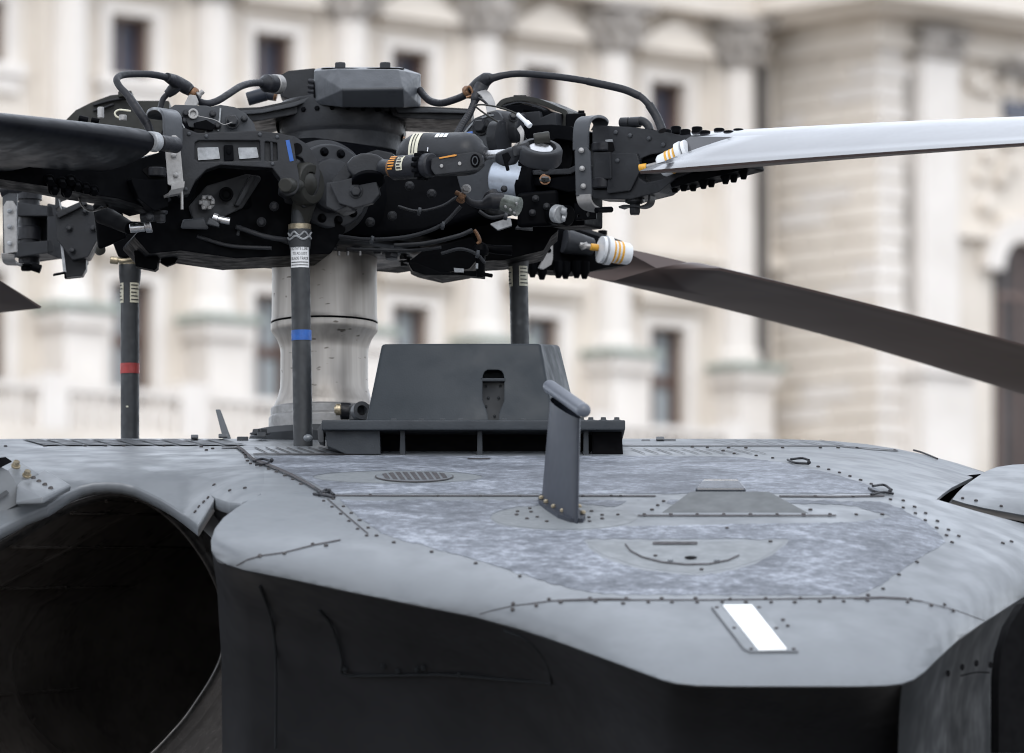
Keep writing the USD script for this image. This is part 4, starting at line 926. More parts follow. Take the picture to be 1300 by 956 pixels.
# strap over the left hinge
def strap(ptsY, plate, w, rivs, mtop='cap', mp='silver', wid=None, parent=heli, thick=0.009):
    P = smoothpath([W(*p) for p in ptsY], 6)
    wv = np.array(wid if wid is not None else (w, 0, 0.0))
    st_ = part('retaining_strap', ribbon(P, wv, thick), mtop, parent, smooth=30)
    pm = part('strap_plate', plate, mp, st_, smooth=False)
    for q in rivs: part('strap_rivet', lathe([(0.0085, -.002), (0.0085, 0.003), (0.004, 0.007)], q, (0, -1, 0.05), 14), 'silver', st_)
    return st_
wA = 10.5 * 17.1 / F
sa = strap([(197, 150, 17.33), (199, 143, 17.28), (206, 139.5, 17.2), (213, 141, 17.1), (218, 148, 17.06), (219, 160, 17.05), (219.5, 178, 17.05)], T([(209, 178), (213, 172), (223, 171.5), (228, 176), (233, 232), (219, 236), (213, 234)], PL(220, 17.04, 5), 0.012, 0, 1.5), wA,
           [W(x, y, 17.038) for x, y in ((218, 177), (220.5, 197), (223, 222))], wid=(wA, 0.03, 0))
part('strap_foot', ribbon([W(226, 232, 17.04), W(225.5, 239, 17.04), W(222, 245, 17.05), (W(216, 248.5, 17.1)), W(206, 249, 17.2)], (wA * .8, 0, 0.004), 0.008), 'silver', sa)
part('strap_wire', tube([W(230, 232, 17.05), W(231, 250, 17.05), W(231.2, 266, 17.05)], 0.0042, 8, False), 'silver', sa)

# ---- near left blade root: yoke, hinge, bolts
PAy = PL(200, 17.12, 30)
ya = part('blade_yoke', T([(-10, 205), (60, 208), (150, 210), (208, 192), (213, 200), (213, 250), (208, 264), (194, 268), (170, 258), (150, 252), (110, 246), (70, 238), (30, 232), (-10, 226)], PAy, 0.16, 0, 3), 'hub', heli)
part('hinge_slot', T([(180, 216), (188, 211), (210, 210), (212, 226), (190, 226)], PAy, 0.004, 0.002, 2), 'void', ya)
part('hinge_bush', cyl(onplane(198, 213, PAy, -0.008), onplane(198, 225, PAy, -0.008), 0.032), 'rubber', ya)
part('yoke_block', T([(165, 226), (186, 228), (212, 228), (214, 262), (196, 268), (176, 252)], PAy, 0.05, 0.03, 3), 'hub', ya)
for i, (x, y) in enumerate(((62, 228), (78, 231), (89, 228), (97, 235), (108, 238), (118, 241), (68, 240), (84, 243))):
    part('root_bolt', bolt(onplane(x, y, PAy, 0.0), (0.25, -1, -0.5), 0.013, 0.03), 'hub', ya)
part('yoke_lower_bolt', [bolt(W(204, 268, 17.15), (0, 0, -1), 0.016, 0.035), cyl(W(178, 277, 17.15), W(207, 274, 17.15), 0.014), bolt(W(190, 276, 17.1), (0, -1, 0), 0.01, .01)], 'hubgrey', ya)
part('sensor_pin', [cyl(W(165, 290, 17.2), W(184, 288, 17.2), 0.014), cyl(W(184, 288, 17.2), W(192, 286, 17.2), 0.019, 0.022)], 'steel', heli)
part('sensor_body', [cyl(W(130, 272, 17.35), W(166, 290, 17.25), 0.03, 0.02), H([(122, 262, 17.4), (150, 258, 17.4), (156, 300, 17.4), (128, 312, 17.4), (130, 264, 17.5), (150, 300, 17.5)], 0.01)], 'hub', heli)
part('lock_wire', ribbon(smoothpath([W(98, 238, 17.1), W(99.5, 250, 17.1), W(105, 262, 17.1), W(115, 268, 17.12), W(128, 265, 17.15), W(138, 262, 17.2)]), (0, 0.008, 0.0035), 0.003), 'silver', heli)
# underside of the near left arm
und = part('arm_underside', T([(226, 246), (246, 232), (262, 217), (282, 211), (345, 214), (356, 230), (360, 250), (400, 262), (440, 290), (420, 322), (300, 328), (230, 318), (190, 322), (170, 300), (196, 272)], PL(300, 17.42, 10), 0.35, 0, 4), 'hub', heli)
part('arm_web', T([(240, 262), (262, 236), (312, 221), (334, 224), (308, 264), (262, 285), (246, 280)], PL(300, 17.40, 10), 0.03, 0, 4), 'hubgrey', heli)
part('web_rib', T([(318, 222), (326, 222), (304, 262), (298, 260)], PL(300, 17.37, 10), 0.03, 0, 1), 'hubgrey', heli)
part('web_bolt', [lathe([(0.022, 0), (0.022, 0.012), (0.014, 0.012), (0.012, 0.004), (0, 0.004)], W(287, 247, 17.36), (0.1, -1, 0), 20)], 'hub', heli)
part('castle_nut', [lathe([(0.014, 0), (0.022, 0.002), (0.022, 0.02), (0.012, 0.022), (0.012, 0.012), (0, 0.012)], W(263, 258, 17.36), (0.2, -1, 0.1), 12)] + [boxw(W(263, 258, 17.355) + np.array([math.cos(a) * .018, -.018, math.sin(a) * .018]), (1, 0, 0), (0, 1, 0), (0, 0, 1), .004, .006, .004, 0.002) for a in np.arange(6) * 1.047], 'silver', heli)
part('arm_plug', [cyl(W(276, 278, 17.3), W(292, 281, 17.3), 0.011), cyl(W(270, 276, 17.3), W(277, 278, 17.3), 0.015)], 'steel', heli)
part('plug_bracket', T([(266, 276), (278, 283), (278, 288), (262, 284)], PL(270, 17.28), 0.03, 0, .5), 'cap', heli)
part('balance_weight', H([(234, 281, 17.35), (258, 279, 17.35), (232, 288, 17.35), (262, 289, 17.35), (240, 284, 17.42)], .006), 'cap', heli)
for tb in [T([(170, 318), (202, 316), (200, 340), (196, 343), (186, 341), (172, 338)], PL(185, 17.5), 0.06, 0, 1.5), T([(205, 322), (232, 318), (222, 334), (212, 338), (204, 334)], PL(215, 17.6), 0.03, 0, 1)]: part('lower_tab', tb, 'hub', heli)
part('hub_rib', [tube([W(300, 288, 17.4), W(340, 301, 17.38), W(380, 306, 17.4)], 0.008, 8), tube([W(250, 300, 17.4), W(292, 312, 17.4), W(345, 315, 17.4)], 0.006, 8)], 'hubgrey', heli)

# ---- bolted bearing flange, clevis and damper
bd = nrm([0.42, -0.88, 0.05]); bp_ = W(416, 238, 17.50)
bf = part('bearing_flange', [lathe([(0.125, 0), (0.132, 0.006), (0.132, 0.022), (0.126, 0.028), (0.085, 0.028), (0.080, 0.05), (0.055, 0.055), (0.0, 0.055)], bp_, bd, 56), lathe([(0.15, -0.12), (0.15, -0.01), (0.12, 0)], bp_, bd, 48)], 'hubgrey', heli)
u_, v_, _ = frame_of(bd)
for i in range(12):
    a = i / 12 * 2 * math.pi + 0.2
    part('flange_bolt', bolt(bp_ + bd * 0.027 + (u_ * math.cos(a) + v_ * math.sin(a)) * 0.107, bd, 0.0105, 0.014), 'hub', bf)
PCl = PL(450, 17.22, -8)
cv = part('damper_clevis', [T([(418, 233), (444, 201), (478, 190), (498, 194), (504, 204), (474, 205), (452, 214), (440, 229)], PCl, 0.06, -0.05, 2), T([(418, 233), (446, 226), (466, 224), (478, 231), (482, 246), (472, 258), (450, 264), (430, 258)], PCl, 0.03, 0.02, 2),
                             T([(414, 232), (440, 228), (452, 240), (440, 262), (426, 268), (414, 262)], PCl, 0.16, 0.0, 2)], 'hubgrey', heli)
part('clevis_bolt', bolt(onplane(452, 243, PCl, 0.02), (0, -1, 0), 0.016, 0.018), 'hubgrey', cv)
part('clevis_bush', cyl(onplane(472, 234, PCl, -0.005), onplane(472, 222, PCl, -0.06), 0.03), 'olive', cv)
q0, q1 = W(440, 216, 17.24), W(550, 210, 17.06)
dv = nrm(q1 - q0)
eye = part('damper_eye', [hull([W(466, 212, 17.22) + np.array([math.cos(a) * .055, 0, math.sin(a) * .034]) + np.array([0, s * .02, 0]) for a in np.linspace(0, 6.28, 14) for s in (-1, 1)] , 0.006, 8), cyl(W(486, 213, 17.2), W(505, 212.5, 17.14), 0.026, 0.022)], 'hubgrey', heli)
part('eye_lip', lathe([(0.045, 0), (0.05, 0.004), (0.05, 0.014), (0.04, 0.018)], W(467, 226, 17.2), (0.1, -.5, -1), 24), 'hub', eye)
dm = part('damper', cyl(W(500, 213.5, 17.15), W(549, 209.5, 17.05), 0.0365), 'rubber', heli)
part('copper_collar', cyl(W(496, 214, 17.16), W(500.5, 213.6, 17.15), 0.028), 'copper', dm)
ld = nrm(W(549, 209.5, 17.05) - W(500, 213.5, 17.15)); lp = W(500, 213.5, 17.15)
refd = (0, -1, 0.35)
for i in range(6):
    part('orange_lettering', cylpatch(lp, ld, 0.0368, -34 + i * 13, -27 + i * 13, 0.005 + 0.003 * (i in (1, 4)), 0.030 - 0.006 * (i == 5), refd, 5), 'orange', dm)
part('damper_label', cylpatch(lp, ld, 0.0367, -30, 45, 0.040, 0.064, refd, 12), 'cream', dm)
for i in range(5):
    part('label_line', cylpatch(lp, ld, 0.0381, -26 + i * 14, -19 + i * 14, 0.043, 0.060 - 0.004 * (i % 2), refd, 4), 'ink', dm)
part('damper_ring', lathe([(0.034, 0.112), (0.040, 0.114), (0.040, 0.126), (0.034, 0.13)], lp, ld, 28), 'hub', dm)
part('damper_ring_notches', [boxw(lp + ld * 0.116 + (frame_of(ld)[0] * math.cos(a) + frame_of(ld)[1] * math.sin(a)) * 0.039, ld, frame_of(ld)[0], frame_of(ld)[1], .008, .004, .004, .002) for a in np.arange(14) * 0.449], 'hub', dm, kind='stuff')
rsv0, rsv1 = W(506, 197, 17.24), W(622, 195, 17.12)
rd = nrm(rsv1 - rsv0)
rv = part('damper_housing', lathe([(0.02, 0), (0.045, 0.02), (0.062, 0.05), (0.0655, 0.09), (0.0655, 0.225), (0.060, 0.25), (0.046, 0.268), (0.03, 0.276), (0.02, 0.29)], rsv0, rd, 40), 'hubgrey', heli)
PH = PL(580, 17.02, -6)
part('housing_plate', T([(548, 201), (602, 192), (612, 196), (614, 208), (606, 216), (552, 222), (547, 214)], PH, 0.04, 0.0, 3), 'hubgrey', rv)
part('plate_boss', T(Polygon(ell(603, 204, 6, 8.5)), PH, 0.006, 0.005, 0), 'hub', rv)
part('plate_boss_ring', T(Polygon(ell(603, 204, 4, 6)).difference(Polygon(ell(603, 204, 2.6, 4.4))), PH, 0.003, 0.0075, 0), 'cap', rv)
for x, y in ((560.5, 210.5), (583.5, 207.5)):
    part('plate_screw', T(ell(x, y, 2.2, 2.4, 14), PH, 0.004, 0.004, 0), 'silver', rv)
part('orange_stripe', T([(557, 200), (577, 196), (580, 196.5), (579, 198), (558, 201.5)], PH, 0.003, 0.004, 0), 'orange', rv)
rf = (0, -1, 0.55)
part('cream_label', cylpatch(rsv0, rd, 0.0665, -34, 40, 0.062, 0.092, rf, 14), 'cream', rv)
part('label_line', cylpatch(rsv0, rd, 0.068, -28, 34, 0.070, 0.073, rf, 12), 'ink', rv)
part('label_line', cylpatch(rsv0, rd, 0.068, -28, 34, 0.080, 0.082, rf, 12), 'ink', rv)
part('safety_wire', tube([W(544, 174, 17.18), W(543.5, 185, 17.14), W(542, 199, 17.11)], 0.0026, 6), 'steel', rv)
for i in range(3):
    part('white_mark', cylpatch(rsv0, rd, 0.0664, -30 , -12 + 0 * i, 0.140 + i * 0.014, 0.151 + i * 0.014, rf, 5), 'labelwhite', rv)
part('red_dot', cylpatch(rsv0, rd, 0.0655, -18, -10, 0.035, 0.041, rf, 4), 'copper', rv)
part('wire', tube([W(530, 176, 17.2), W(560, 171.5, 17.2), W(598, 169, 17.2)], 0.0016, 6), 'silver', heli)
for tb in [cyl(W(536, 175, 17.2), W(545, 174, 17.2), 0.004), cyl(W(591, 169.5, 17.2), W(600, 168.5, 17.2), 0.004)]: part('wire_sleeve', tb, 'blue', heli)
part('damper_rod', cyl(W(616, 197, 17.13), W(641, 195, 17.08), 0.0135), 'steel', heli)
re = part('rod_end', [hull([W(634, 198, 17.07), W(648, 192, 17.03), W(662, 190, 17.0), W(652, 204, 17.03), W(640, 206, 17.06), W(634, 203, 17.08)], 0.012, 10), T([(650, 186), (672, 180), (672, 192), (652, 199)], PL(660, 17.0), 0.04, 0, 1)], 'hubgrey', heli)
ra = nrm([0.12, -0.58, 1.0]); rc_ = W(686, 195, 17.02)
part('rod_end_eye', lathe([(0.042, -0.022), (0.062, -0.026), (0.066, -0.018), (0.066, 0.014), (0.060, 0.024), (0.046, 0.026), (0.042, 0.018), (0.042, -0.022)], rc_, ra, 44), 'hubgrey', re)
part('bearing_ball', lathe([(0.018, -0.02), (0.041, -0.012), (0.0415, 0.01), (0.036, 0.020), (0.020, 0.026), (0.0, 0.026)], rc_, ra, 36), 'steel', re)
part('eye_cap', cyl(W(678, 177, 17.03), W(698, 174, 17.03), 0.018), 'olive', re)
part('lock_tab', T([(637, 196), (645, 193), (649, 200), (645, 206), (647, 216), (643, 217), (640, 207)], PL(642, 16.98), 0.008, 0, 1), 'hub', re)
part('eye_bolt_low', [bolt(W(692, 212, 17.05), (0, -.4, -1), 0.014, 0.01), bolt(W(692, 229, 17.1), (0, -.4, 1), 0.013, 0.01)], 'olive', re)

# ---- arm of the right-hand blade
PBm = (HC[0], HC[1], math.tan(math.radians(-28.5)))
eB = dirv(-28.5); tB = np.cross(UP, eB)
def onB(px, py, off=0.0): return onplane(px, py, PBm, off)
hf = part('hinge_flange', T([(577, 212), (580, 184), (590, 162), (603, 150), (620, 143), (632, 142), (638, 150), (638, 262), (604, 264), (586, 246)], PBm, 0.06, 0.10, 3), 'cap', heli)
part('flange_edge', band([(583, 186), (591, 167), (603, 154), (618, 147), (626, 146)], 2.0, PBm, 0.01, 0.106), 'plate', hf)
part('flange_bolt', bolt(onB(611, 161, 0.10), (-.3, -1, 0), 0.021, 0.03), 'hubgrey', hf)
part('hinge_boss', [cyl(onB(624, 160, 0.05), onB(664, 163, 0.05), 0.052, 0.046), lathe([(0.055, 0), (0.055, 0.03), (0.02, 0.03)], onB(628, 176, 0.12), eB, 30)], 'hubgrey', hf)
part('boss_bolt', [bolt(onB(652, 149, 0.09), (0, -1, .3), 0.012, 0.02), bolt(onB(634, 160, 0.11), (0, -1, .3), 0.014, 0.02)], 'hubgrey', hf)
part('lever', ribbon(smoothpath([onB(659, 162, .13), onB(663, 170, .13), onB(661, 182, .13), onB(654, 186, .13)]), (.006, 0, .006), .012), 'silver', hf)
part('hinge_sleeve', cyl(onB(630, 226, 0.06), onB(672, 229, 0.06), 0.060), 'tube', heli)
part('red_line', band([(634, 211.5), (656, 210.5)], 1.0, PBm, 0.003, 0.085), 'red', heli)
part('hinge_ring', lathe([(0.07, 0), (0.096, 0.004), (0.100, 0.012), (0.100, 0.05), (0.09, 0.06), (0.06, 0.06)], onB(670, 236, 0.02), eB, 44), 'hub', heli)
yb = part('hinge_clevis', [T([(664, 160), (700, 158), (722, 160), (742, 166), (742, 182), (722, 178), (706, 176), (694, 182), (668, 176)], PBm, 0.20, 0.09, 2), T([(668, 222), (700, 226), (726, 222), (742, 214), (742, 240), (722, 244), (690, 236), (668, 234)], PBm, 0.20, 0.09, 2),
                             T([(664, 176), (742, 178), (742, 286), (700, 288), (676, 276), (664, 250)], PBm, 0.12, 0.01, 3)], 'hub', heli)
part('clevis_eye', T(ell(719, 200, 8, 16), PBm, 0.01, 0.016, 0), 'void', yb)
part('clevis_shelf', T([(676, 216), (722, 214), (738, 206), (740, 212), (724, 221), (676, 222)], PBm, 0.12, 0.10, 1), 'hubgrey', yb)
part('clevis_bolt', [bolt(onB(692, 228, .10), (0, -1, 0.2), 0.013, .012), bolt(onB(692, 248, .05), (0, -1, 0.2), 0.01, .012)], 'copper', yb)
part('hinge_cover', band([(632, 136), (640, 128.5), (660, 125), (682, 128), (706, 138), (718, 145), (716, 166)], 6.5, PBm, 0.12, -0.02), 'olive', heli)
part('cover_block', T([(642, 134), (664, 132), (684, 138), (704, 142), (705, 164), (684, 163), (684, 142), (664, 140), (664, 150), (644, 148)], PBm, 0.1, 0.0, 1.5), 'hub', heli)
part('cover_box', T([(662, 143), (684, 141), (686, 150), (704, 142), (706, 163), (664, 165)], PBm, 0.1, 0.02, 1), 'hubgrey', heli)
part('cover_edge', band([(638, 135), (660, 130), (684, 136), (692, 142)], 2, PBm, 0.05, 0.0), 'hubgrey', heli)
for tb in [H([(720, 146, 17.6), (742, 145, 17.6), (720, 163, 17.6), (742, 163, 17.6), (722, 146, 17.7), (742, 163, 17.7)], .004), cyl(W(652, 124, 17.75), W(668, 124, 17.75), 0.008), cyl(W(734, 143, 17.65), W(742, 143, 17.65), 0.007)]: part('cover_lug', tb, 'hub', heli)
# strap B: loops over the hinge
wB = 10.8 * 17.4 / F; wvB = eB * wB
st2 = strap([(760, 164, 17.52), (763, 156, 17.5), (757, 150, 17.47), (748, 149, 17.42), (741, 154, 17.38), (738, 166, 17.36), (737.5, 190, 17.36)], T([(729.5, 192), (733, 187), (744, 186.5), (749, 192), (751, 248), (731, 249)], PL(740, 17.33, -14), 0.012, 0, 1), wB,
            [W(x, y, 17.322) for x, y in ((738, 191), (739, 214), (740.5, 236.5))], mp='cap', wid=wvB)
part('strap_foot', ribbon(smoothpath([W(741, 247, 17.33), W(742.5, 256, 17.33), W(748, 263, 17.34), W(757, 266.5, 17.35), (W(767, 267.5, 17.35))]), wvB * 0.92, 0.008), 'silver', st2)
part('strap_hook', cyl(W(757, 267, 17.28), W(776, 266, 17.34), 0.009), 'hub', st2)
part('strap_bracket', T([(729, 258), (757, 262), (757, 278), (730, 280)], PL(740, 17.42, -14), 0.008, 0, .5, [ell(734, 274, 1.6, 3, 12), ell(746.5, 272, 2, 3.6, 12)]), 'hub', st2)
# yoke of the right-hand blade
holeB = [(809, 212), (814, 201), (826, 196), (850, 192.5), (880, 189), (906, 187), (884, 206), (840, 228), (820, 232), (811, 226)]
yk = part('blade_yoke', [T([(752, 159), (800, 161), (838, 166), (866, 172), (962, 170), (962, 182), (938, 196), (890, 214), (858, 226), (836, 244), (800, 253), (752, 252)], PBm, 0.05, 0.085, 3, [holeB]),
                         T([(752, 159), (800, 161), (838, 166), (866, 172), (962, 170), (962, 182), (938, 196), (890, 214), (858, 226), (836, 244), (800, 253), (752, 252)], PBm, 0.10, 0.035, 3)], 'hubgrey', heli, smooth=False)
part('yoke_facet', T([(772, 194), (808, 194), (814, 214), (800, 242), (770, 246), (772, 226)], PBm, 0.02, 0.094, 2), 'hubgrey', yk)
for y0, y1 in ((181, 193), (226, 240)):
    part('hinge_slot', T([(752, y0 - 1), (778, y0), (780, y1 - 2), (774, y1 + 1), (752, y1 + 1)], PBm, 0.004, 0.088, 2), 'void', yk)
    part('hinge_bush', cyl(onB(765, y0, 0.07), onB(765, y1, 0.07), 0.034), 'rubber', yk)
part('slot_gap', T([(768, 177.5), (777, 176.5), (778, 180), (769, 180)], PBm, 0.004, 0.089, 0.5), 'plate', yk)
part('tine_face', T([(754, 193), (775, 193), (776, 227), (754, 227)], PBm, 0.03, 0.098, 1), 'hubgrey', yk)
top_b = [(846, 170), (858, 166), (870, 170), (885, 166.5), (895, 171.5), (913, 168.5), (925, 171.5), (937.5, 169)]
low_b = [(857, 233), (868, 231), (880, 231), (893, 228), (903, 226), (921, 222), (931.5, 220), (944, 216)]
PBb = (HC[0], HC[1], math.tan(math.radians(-28.5)))
for i, (x, y) in enumerate(top_b):
    q = onB(x, y, 0.03 if i % 2 == 0 else -0.03); part('root_bolt', [lathe([(0.0165, 0), (0.0165, 0.011), (0.014, 0.013)], q, UP, 12), lathe([(0.018, -0.01), (0.018, 0)], q, UP, 14)], 'hub', yk)
for i, (x, y) in enumerate(low_b):
    q = onB(x, y, 0.05 if i % 2 else 0.02); part('root_bolt', [lathe([(0.016, 0.03), (0.016, -0.008), (0.013, -0.012), (0.008, -0.028), (0.006, -0.028)][::-1], q, UP, 8)], 'hub', yk)
part('root_plate', T([(846, 174), (960, 172), (960, 179), (930, 186), (900, 190), (846, 180)], PBm, 0.10, 0.08, 1), 'blade', yk)
part('root_plate', T([(850, 226), (950, 204), (952, 213), (900, 226), (852, 238)], PBm, 0.10, 0.075, 2), 'hub', yk)
part('yoke_lower_bolt', [bolt(onB(806, 254, 0.05), (0, 0, -1), 0.018, 0.045), lathe([(0.03, 0), (0.03, .01)], onB(806, 253, .05), (0, 0, -1), 20), ribbon(smoothpath([onB(789, 264, .06), onB(796, 262, .05), onB(806, 262.5, .05), onB(818, 263, .05), onB(826, 258, .05), onB(828, 246, .05)]), tB * .018, .006)], 'hubgrey', yk)
part('lift_eye', [cyl(onB(788, 156, -0.02), onB(799, 155.5, -0.02), 0.0165), cyl(onB(800, 155.5, -0.02), onB(813, 155, -0.02), 0.0165), tube([onB(812, 153, -.02), onB(818, 155, -.02), onB(823, 160, -.02), onB(825, 166, -.02)], 0.013, 12)], 'hubgrey', yk)
def weights(parent, w0, w1, k0, cap0, cap1, fork=True):
    d = nrm(w1 - w0); L = np.linalg.norm(w1 - w0)
    wm = part('balance_weight', lathe([(0.0, 0), (0.030, 0.001), (0.035, 0.008), (0.036, L * 0.55), (0.036, L * .9), (0.02, L)], w0, d, 28), 'white', parent)
    for h in (0.38, 0.55, 0.72):
        part('yellow_ring', lathe([(0.0358, L * h), (0.037, L * h + 0.001), (0.037, L * h + 0.007), (0.0358, L * h + 0.008)], w0, d, 28), 'yellow', wm)
    part('weight_clamp', lathe([(0.03, L * .84), (0.046, L * .85), (0.047, L * 1.05), (0.034, L * 1.07)], w0, d, 28), 'white', wm)
    part('weight_clamp', lathe([(0.03, L * 1.12), (0.044, L * 1.13), (0.044, L * 1.26), (0.03, L * 1.28)], w0, d, 28), 'white', wm)
    part('yellow_cap', cyl(cap0, cap1, 0.0115), 'yellow', wm)
    part('cap_stem', cyl(cap1, cap1 + (w0 + d * L * 0.6 - cap1) * 0.5, 0.008), 'silver', wm)
weights(yk, onB(838, 212, 0.125), onB(868, 198, 0.115), 0, onB(811.5, 213.5, .13), onB(821, 212, .125))
part('inner_clip', T([(815, 198), (819, 197), (820, 204), (817, 210), (814, 209)], PBm, .01, .05), 'white', yk)
part('pocket_roll', cyl(onB(818, 206, 0.045), onB(900, 190, 0.03), 0.028, 0.016), 'hub', yk)

# ---- blades
def blade(az, z0, slope, pitch, twist, droop=0.011, cone0=0.93, R=7.9, root_le=1.27, name='rotor_blade', ch=0.60, dr0=1.0, tmax=9.0, tk0=0.07, root_dark=False, dark_to=0.0, lowmat='bladelow', upmat='blade'):
    e = dirv(az); t = np.cross(UP, e)
    xs = 0.5 - 0.5 * np.cos(np.linspace(0, np.pi, 22))
    th = lambda x: 5 * (0.2969 * np.sqrt(x) - 0.126 * x - 0.3516 * x ** 2 + 0.2843 * x ** 3 - 0.1015 * x ** 4)
    loop = [(x, 1) for x in xs] + [(x, -1) for x in xs[-2:0:-1]]
    sp = np.concatenate([np.linspace(0, 0.3, 16), np.linspace(0.34, 1, 22)])
    rings = []
    for s in sp:
        ring_ = []
        for x, sd in loop:
            r0 = root_le if x < 0.36 else np.interp(x, [0.36, 0.44, 1.0], [root_le, 1.52, 1.345])
            r = r0 + s * (R - r0)
            tk = 0.12 + tk0 * max(0, 1 - (r - 1.2) / 1.4)
            a = math.radians(pitch - twist * min(r - 1.2, tmax))
            tc = (0.25 - x) * ch; zc = sd * th(x) * tk * ch + (0.0025 * sd if x > 0.9 else 0)
            tl = tc * math.cos(a) - zc * math.sin(a); zl = tc * math.sin(a) + zc * math.cos(a)
            z = z0 + slope * (r - cone0) - droop * max(0, r - dr0) ** 2 * (1 - 0.05 * (r - 1)) + zl
            ring_.append(HC + e * r + t * tl + UP * z)
        rings.append(np.array(ring_))
    m = loopmesh(rings)
    n = len(loop); V = np.vstack([m.vertices, rings[0].mean(0)[None], rings[-1].mean(0)[None]]); k = len(m.vertices); f = list(m.faces)
    for i in range(n):
        j = (i + 1) % n
        f.append([k, i, j]); f.append([k + 1, (len(sp) - 1) * n + j, (len(sp) - 1) * n + i])
    bm = trimesh.Trimesh(V, np.array(f), process=False); bm.fix_normals()
    side = np.array([sd for x, sd in loop] * len(sp) + [1, 1]); x_of = np.array([x for x, sd in loop] * len(sp) + [0, 0])
    low = ((side[bm.faces] < 0) | (x_of[bm.faces] < 1e-6) | (x_of[bm.faces] > 0.9999)).all(1)
    if root_dark:   # the dark strip wraps the leading edge on both sides
        low |= (x_of[bm.faces] < 0.12).any(1)
    if dark_to:
        low |= (((bm.vertices - HC) @ e)[bm.faces] < dark_to).all(1)
    lower, upper = bm.submesh([np.nonzero(low)[0]], append=True, repair=False), bm.submesh([np.nonzero(~low)[0]], append=True, repair=False)
    def at(r, x, zoff=0.0):
        a = math.radians(pitch - twist * (r - 1.2)); tc = (0.25 - x) * ch
        return HC + e * r + t * (tc * math.cos(a) - zoff * math.sin(a)) + UP * (z0 + slope * (r - cone0) - droop * max(0, r - dr0) ** 2 * (1 - .05 * (r - 1)) + tc * math.sin(a) + zoff * math.cos(a))
    bp = part(name, upper, upmat, heli, smooth=35); part('lower_skin', lower, lowmat, bp, smooth=35)
    return bp, at
bB, atB = blade(-28.5, 0.045, -0.005, 17.0, 1.6)
bA, atA = blade(-118.5, -0.012, -0.060, 6.0, 1.6, root_le=1.25, tk0=0.085, root_dark=True, lowmat='bladedim', upmat='bladedim')
bC, atC = blade(44.0, -0.06, -0.065, 7.0, 2.2, 0.013, tmax=2.6, dark_to=1.95)
bD, atD = blade(152.0, -0.09, -0.03, 14.0, 1.5)
part('heater_plug', cyl(atA(1.252, 0.03, 0.0), atA(1.215, 0.03, 0.0), 0.030), 'plate', bA)
part('plug_sleeve', cyl(atA(1.20, 0.03, 0), atA(1.10, 0.03, 0), 0.024), 'rubber', bA)

# ---- rear right arm (C) and its blade root
PC = PL(700, 18.62, 46)
PCf = PL(700, 18.5, 20)
yc = part('blade_yoke', T([(640, 292), (668, 288), (712, 284), (716, 280), (736, 292), (770, 303), (800, 316), (800, 336), (770, 340), (745, 346), (680, 342), (640, 330)], PCf, 0.14, 0, 3), 'hub', heli)
part('yoke_sleeve', cyl(onplane(716, 306, PCf, .02), onplane(752, 314, PCf, .02), 0.042, 0.03), 'hubgrey', yc)
st3 = part('retaining_strap', T([(691.5, 305), (702, 304), (702, 329), (700, 336), (690, 342), (684, 340), (690, 330)], PCf, 0.012, 0.09, 1), 'silver', yc)
part('strap_rivet', lathe([(0.008, 0), (0.008, 0.004), (.003, .007)], onplane(697, 318, PCf, .09), (0, -1, 0), 12), 'hub', st3)
for i, (x, y) in enumerate(((676, 342), (688, 345), (709, 343), (718, 344), (732, 343), (742, 344))):
    part('root_bolt', lathe([(0.017, 0.03), (0.017, -0.005), (0.013, -0.012), (0.008, -0.026)][::-1], onplane(x, y, PCf, 0.02), UP, 8), 'hub', yc)
for x, y in ((739, 284), (752, 291), (765, 298), (722, 279)):
    part('root_bolt', lathe([(0.016, 0), (0.016, 0.012), (0.013, 0.014)], onplane(x, y, PCf, -0.05), UP, 10), 'hub', yc)
part('yoke_top', T([(712, 284), (716, 279), (740, 288), (790, 306), (796, 313), (760, 306), (730, 300)], PCf, 0.14, -0.01, 1), 'hubgrey', yc)
weights(yc, onplane(800, 323, PCf, 0.12), onplane(770, 318, PCf, 0.12), 0, onplane(750, 313.5, PCf, 0.1), onplane(759, 314.5, PCf, 0.1))
part('weight_yoke_pin', [cyl(onplane(736, 311, PCf, .08), onplane(750, 313.5, PCf, .09), 0.009), cyl(onplane(740, 309, PCf, .08), onplane(743, 316, PCf, .08), .014)], 'silver', yc)

# ---- rear left arm (D)
PD = PL(60, 18.36, -20)
yd = part('hinge_clevis', [T([(18, 256), (66, 262), (68, 274), (18, 274)], PD, 0.16, 0, 1), T([(18, 309), (66, 305), (68, 320), (18, 327)], PD, 0.16, 0, 1), T([(60, 258), (80, 262), (80, 330), (60, 322)], PD, 0.2, 0.0, 2), T([(18, 274), (64, 274), (64, 306), (18, 309)], PD, 0.06, -.1, 1)], 'hubgrey', heli, smooth=False)
part('hinge_bush', [cyl(onplane(37, 238, PD, -.06), onplane(37, 336, PD, -.06), 0.035), lathe([(0.042, 0), (0.042, .03), (0.036, .034)], onplane(37, 254, PD, -.06), UP, 28), lathe([(0.04, 0), (0.04, .04), (0.036, .044)], onplane(37, 305, PD, -.06), UP, 28)], 'rubber', yd)
st4 = part('retaining_strap', [T([(3, 238), (6, 236), (22, 238), (21, 250), (21, 322), (16, 330), (4, 326)], PL(12, 18.2, -20), 0.01, 0, 2)], 'cap', heli)
part('strap_plate', T([(4, 262), (8, 255), (16, 255), (20, 262), (21, 320), (6, 322)], PL(12, 18.19, -20), 0.008, 0, 1), 'silver', st4)
for y in (268, 288, 309):
    part('strap_rivet', lathe([(0.008, 0), (0.008, 0.004), (.004, .007)], W(12, y, 18.18), (0, -1, 0), 12), 'plate', st4)
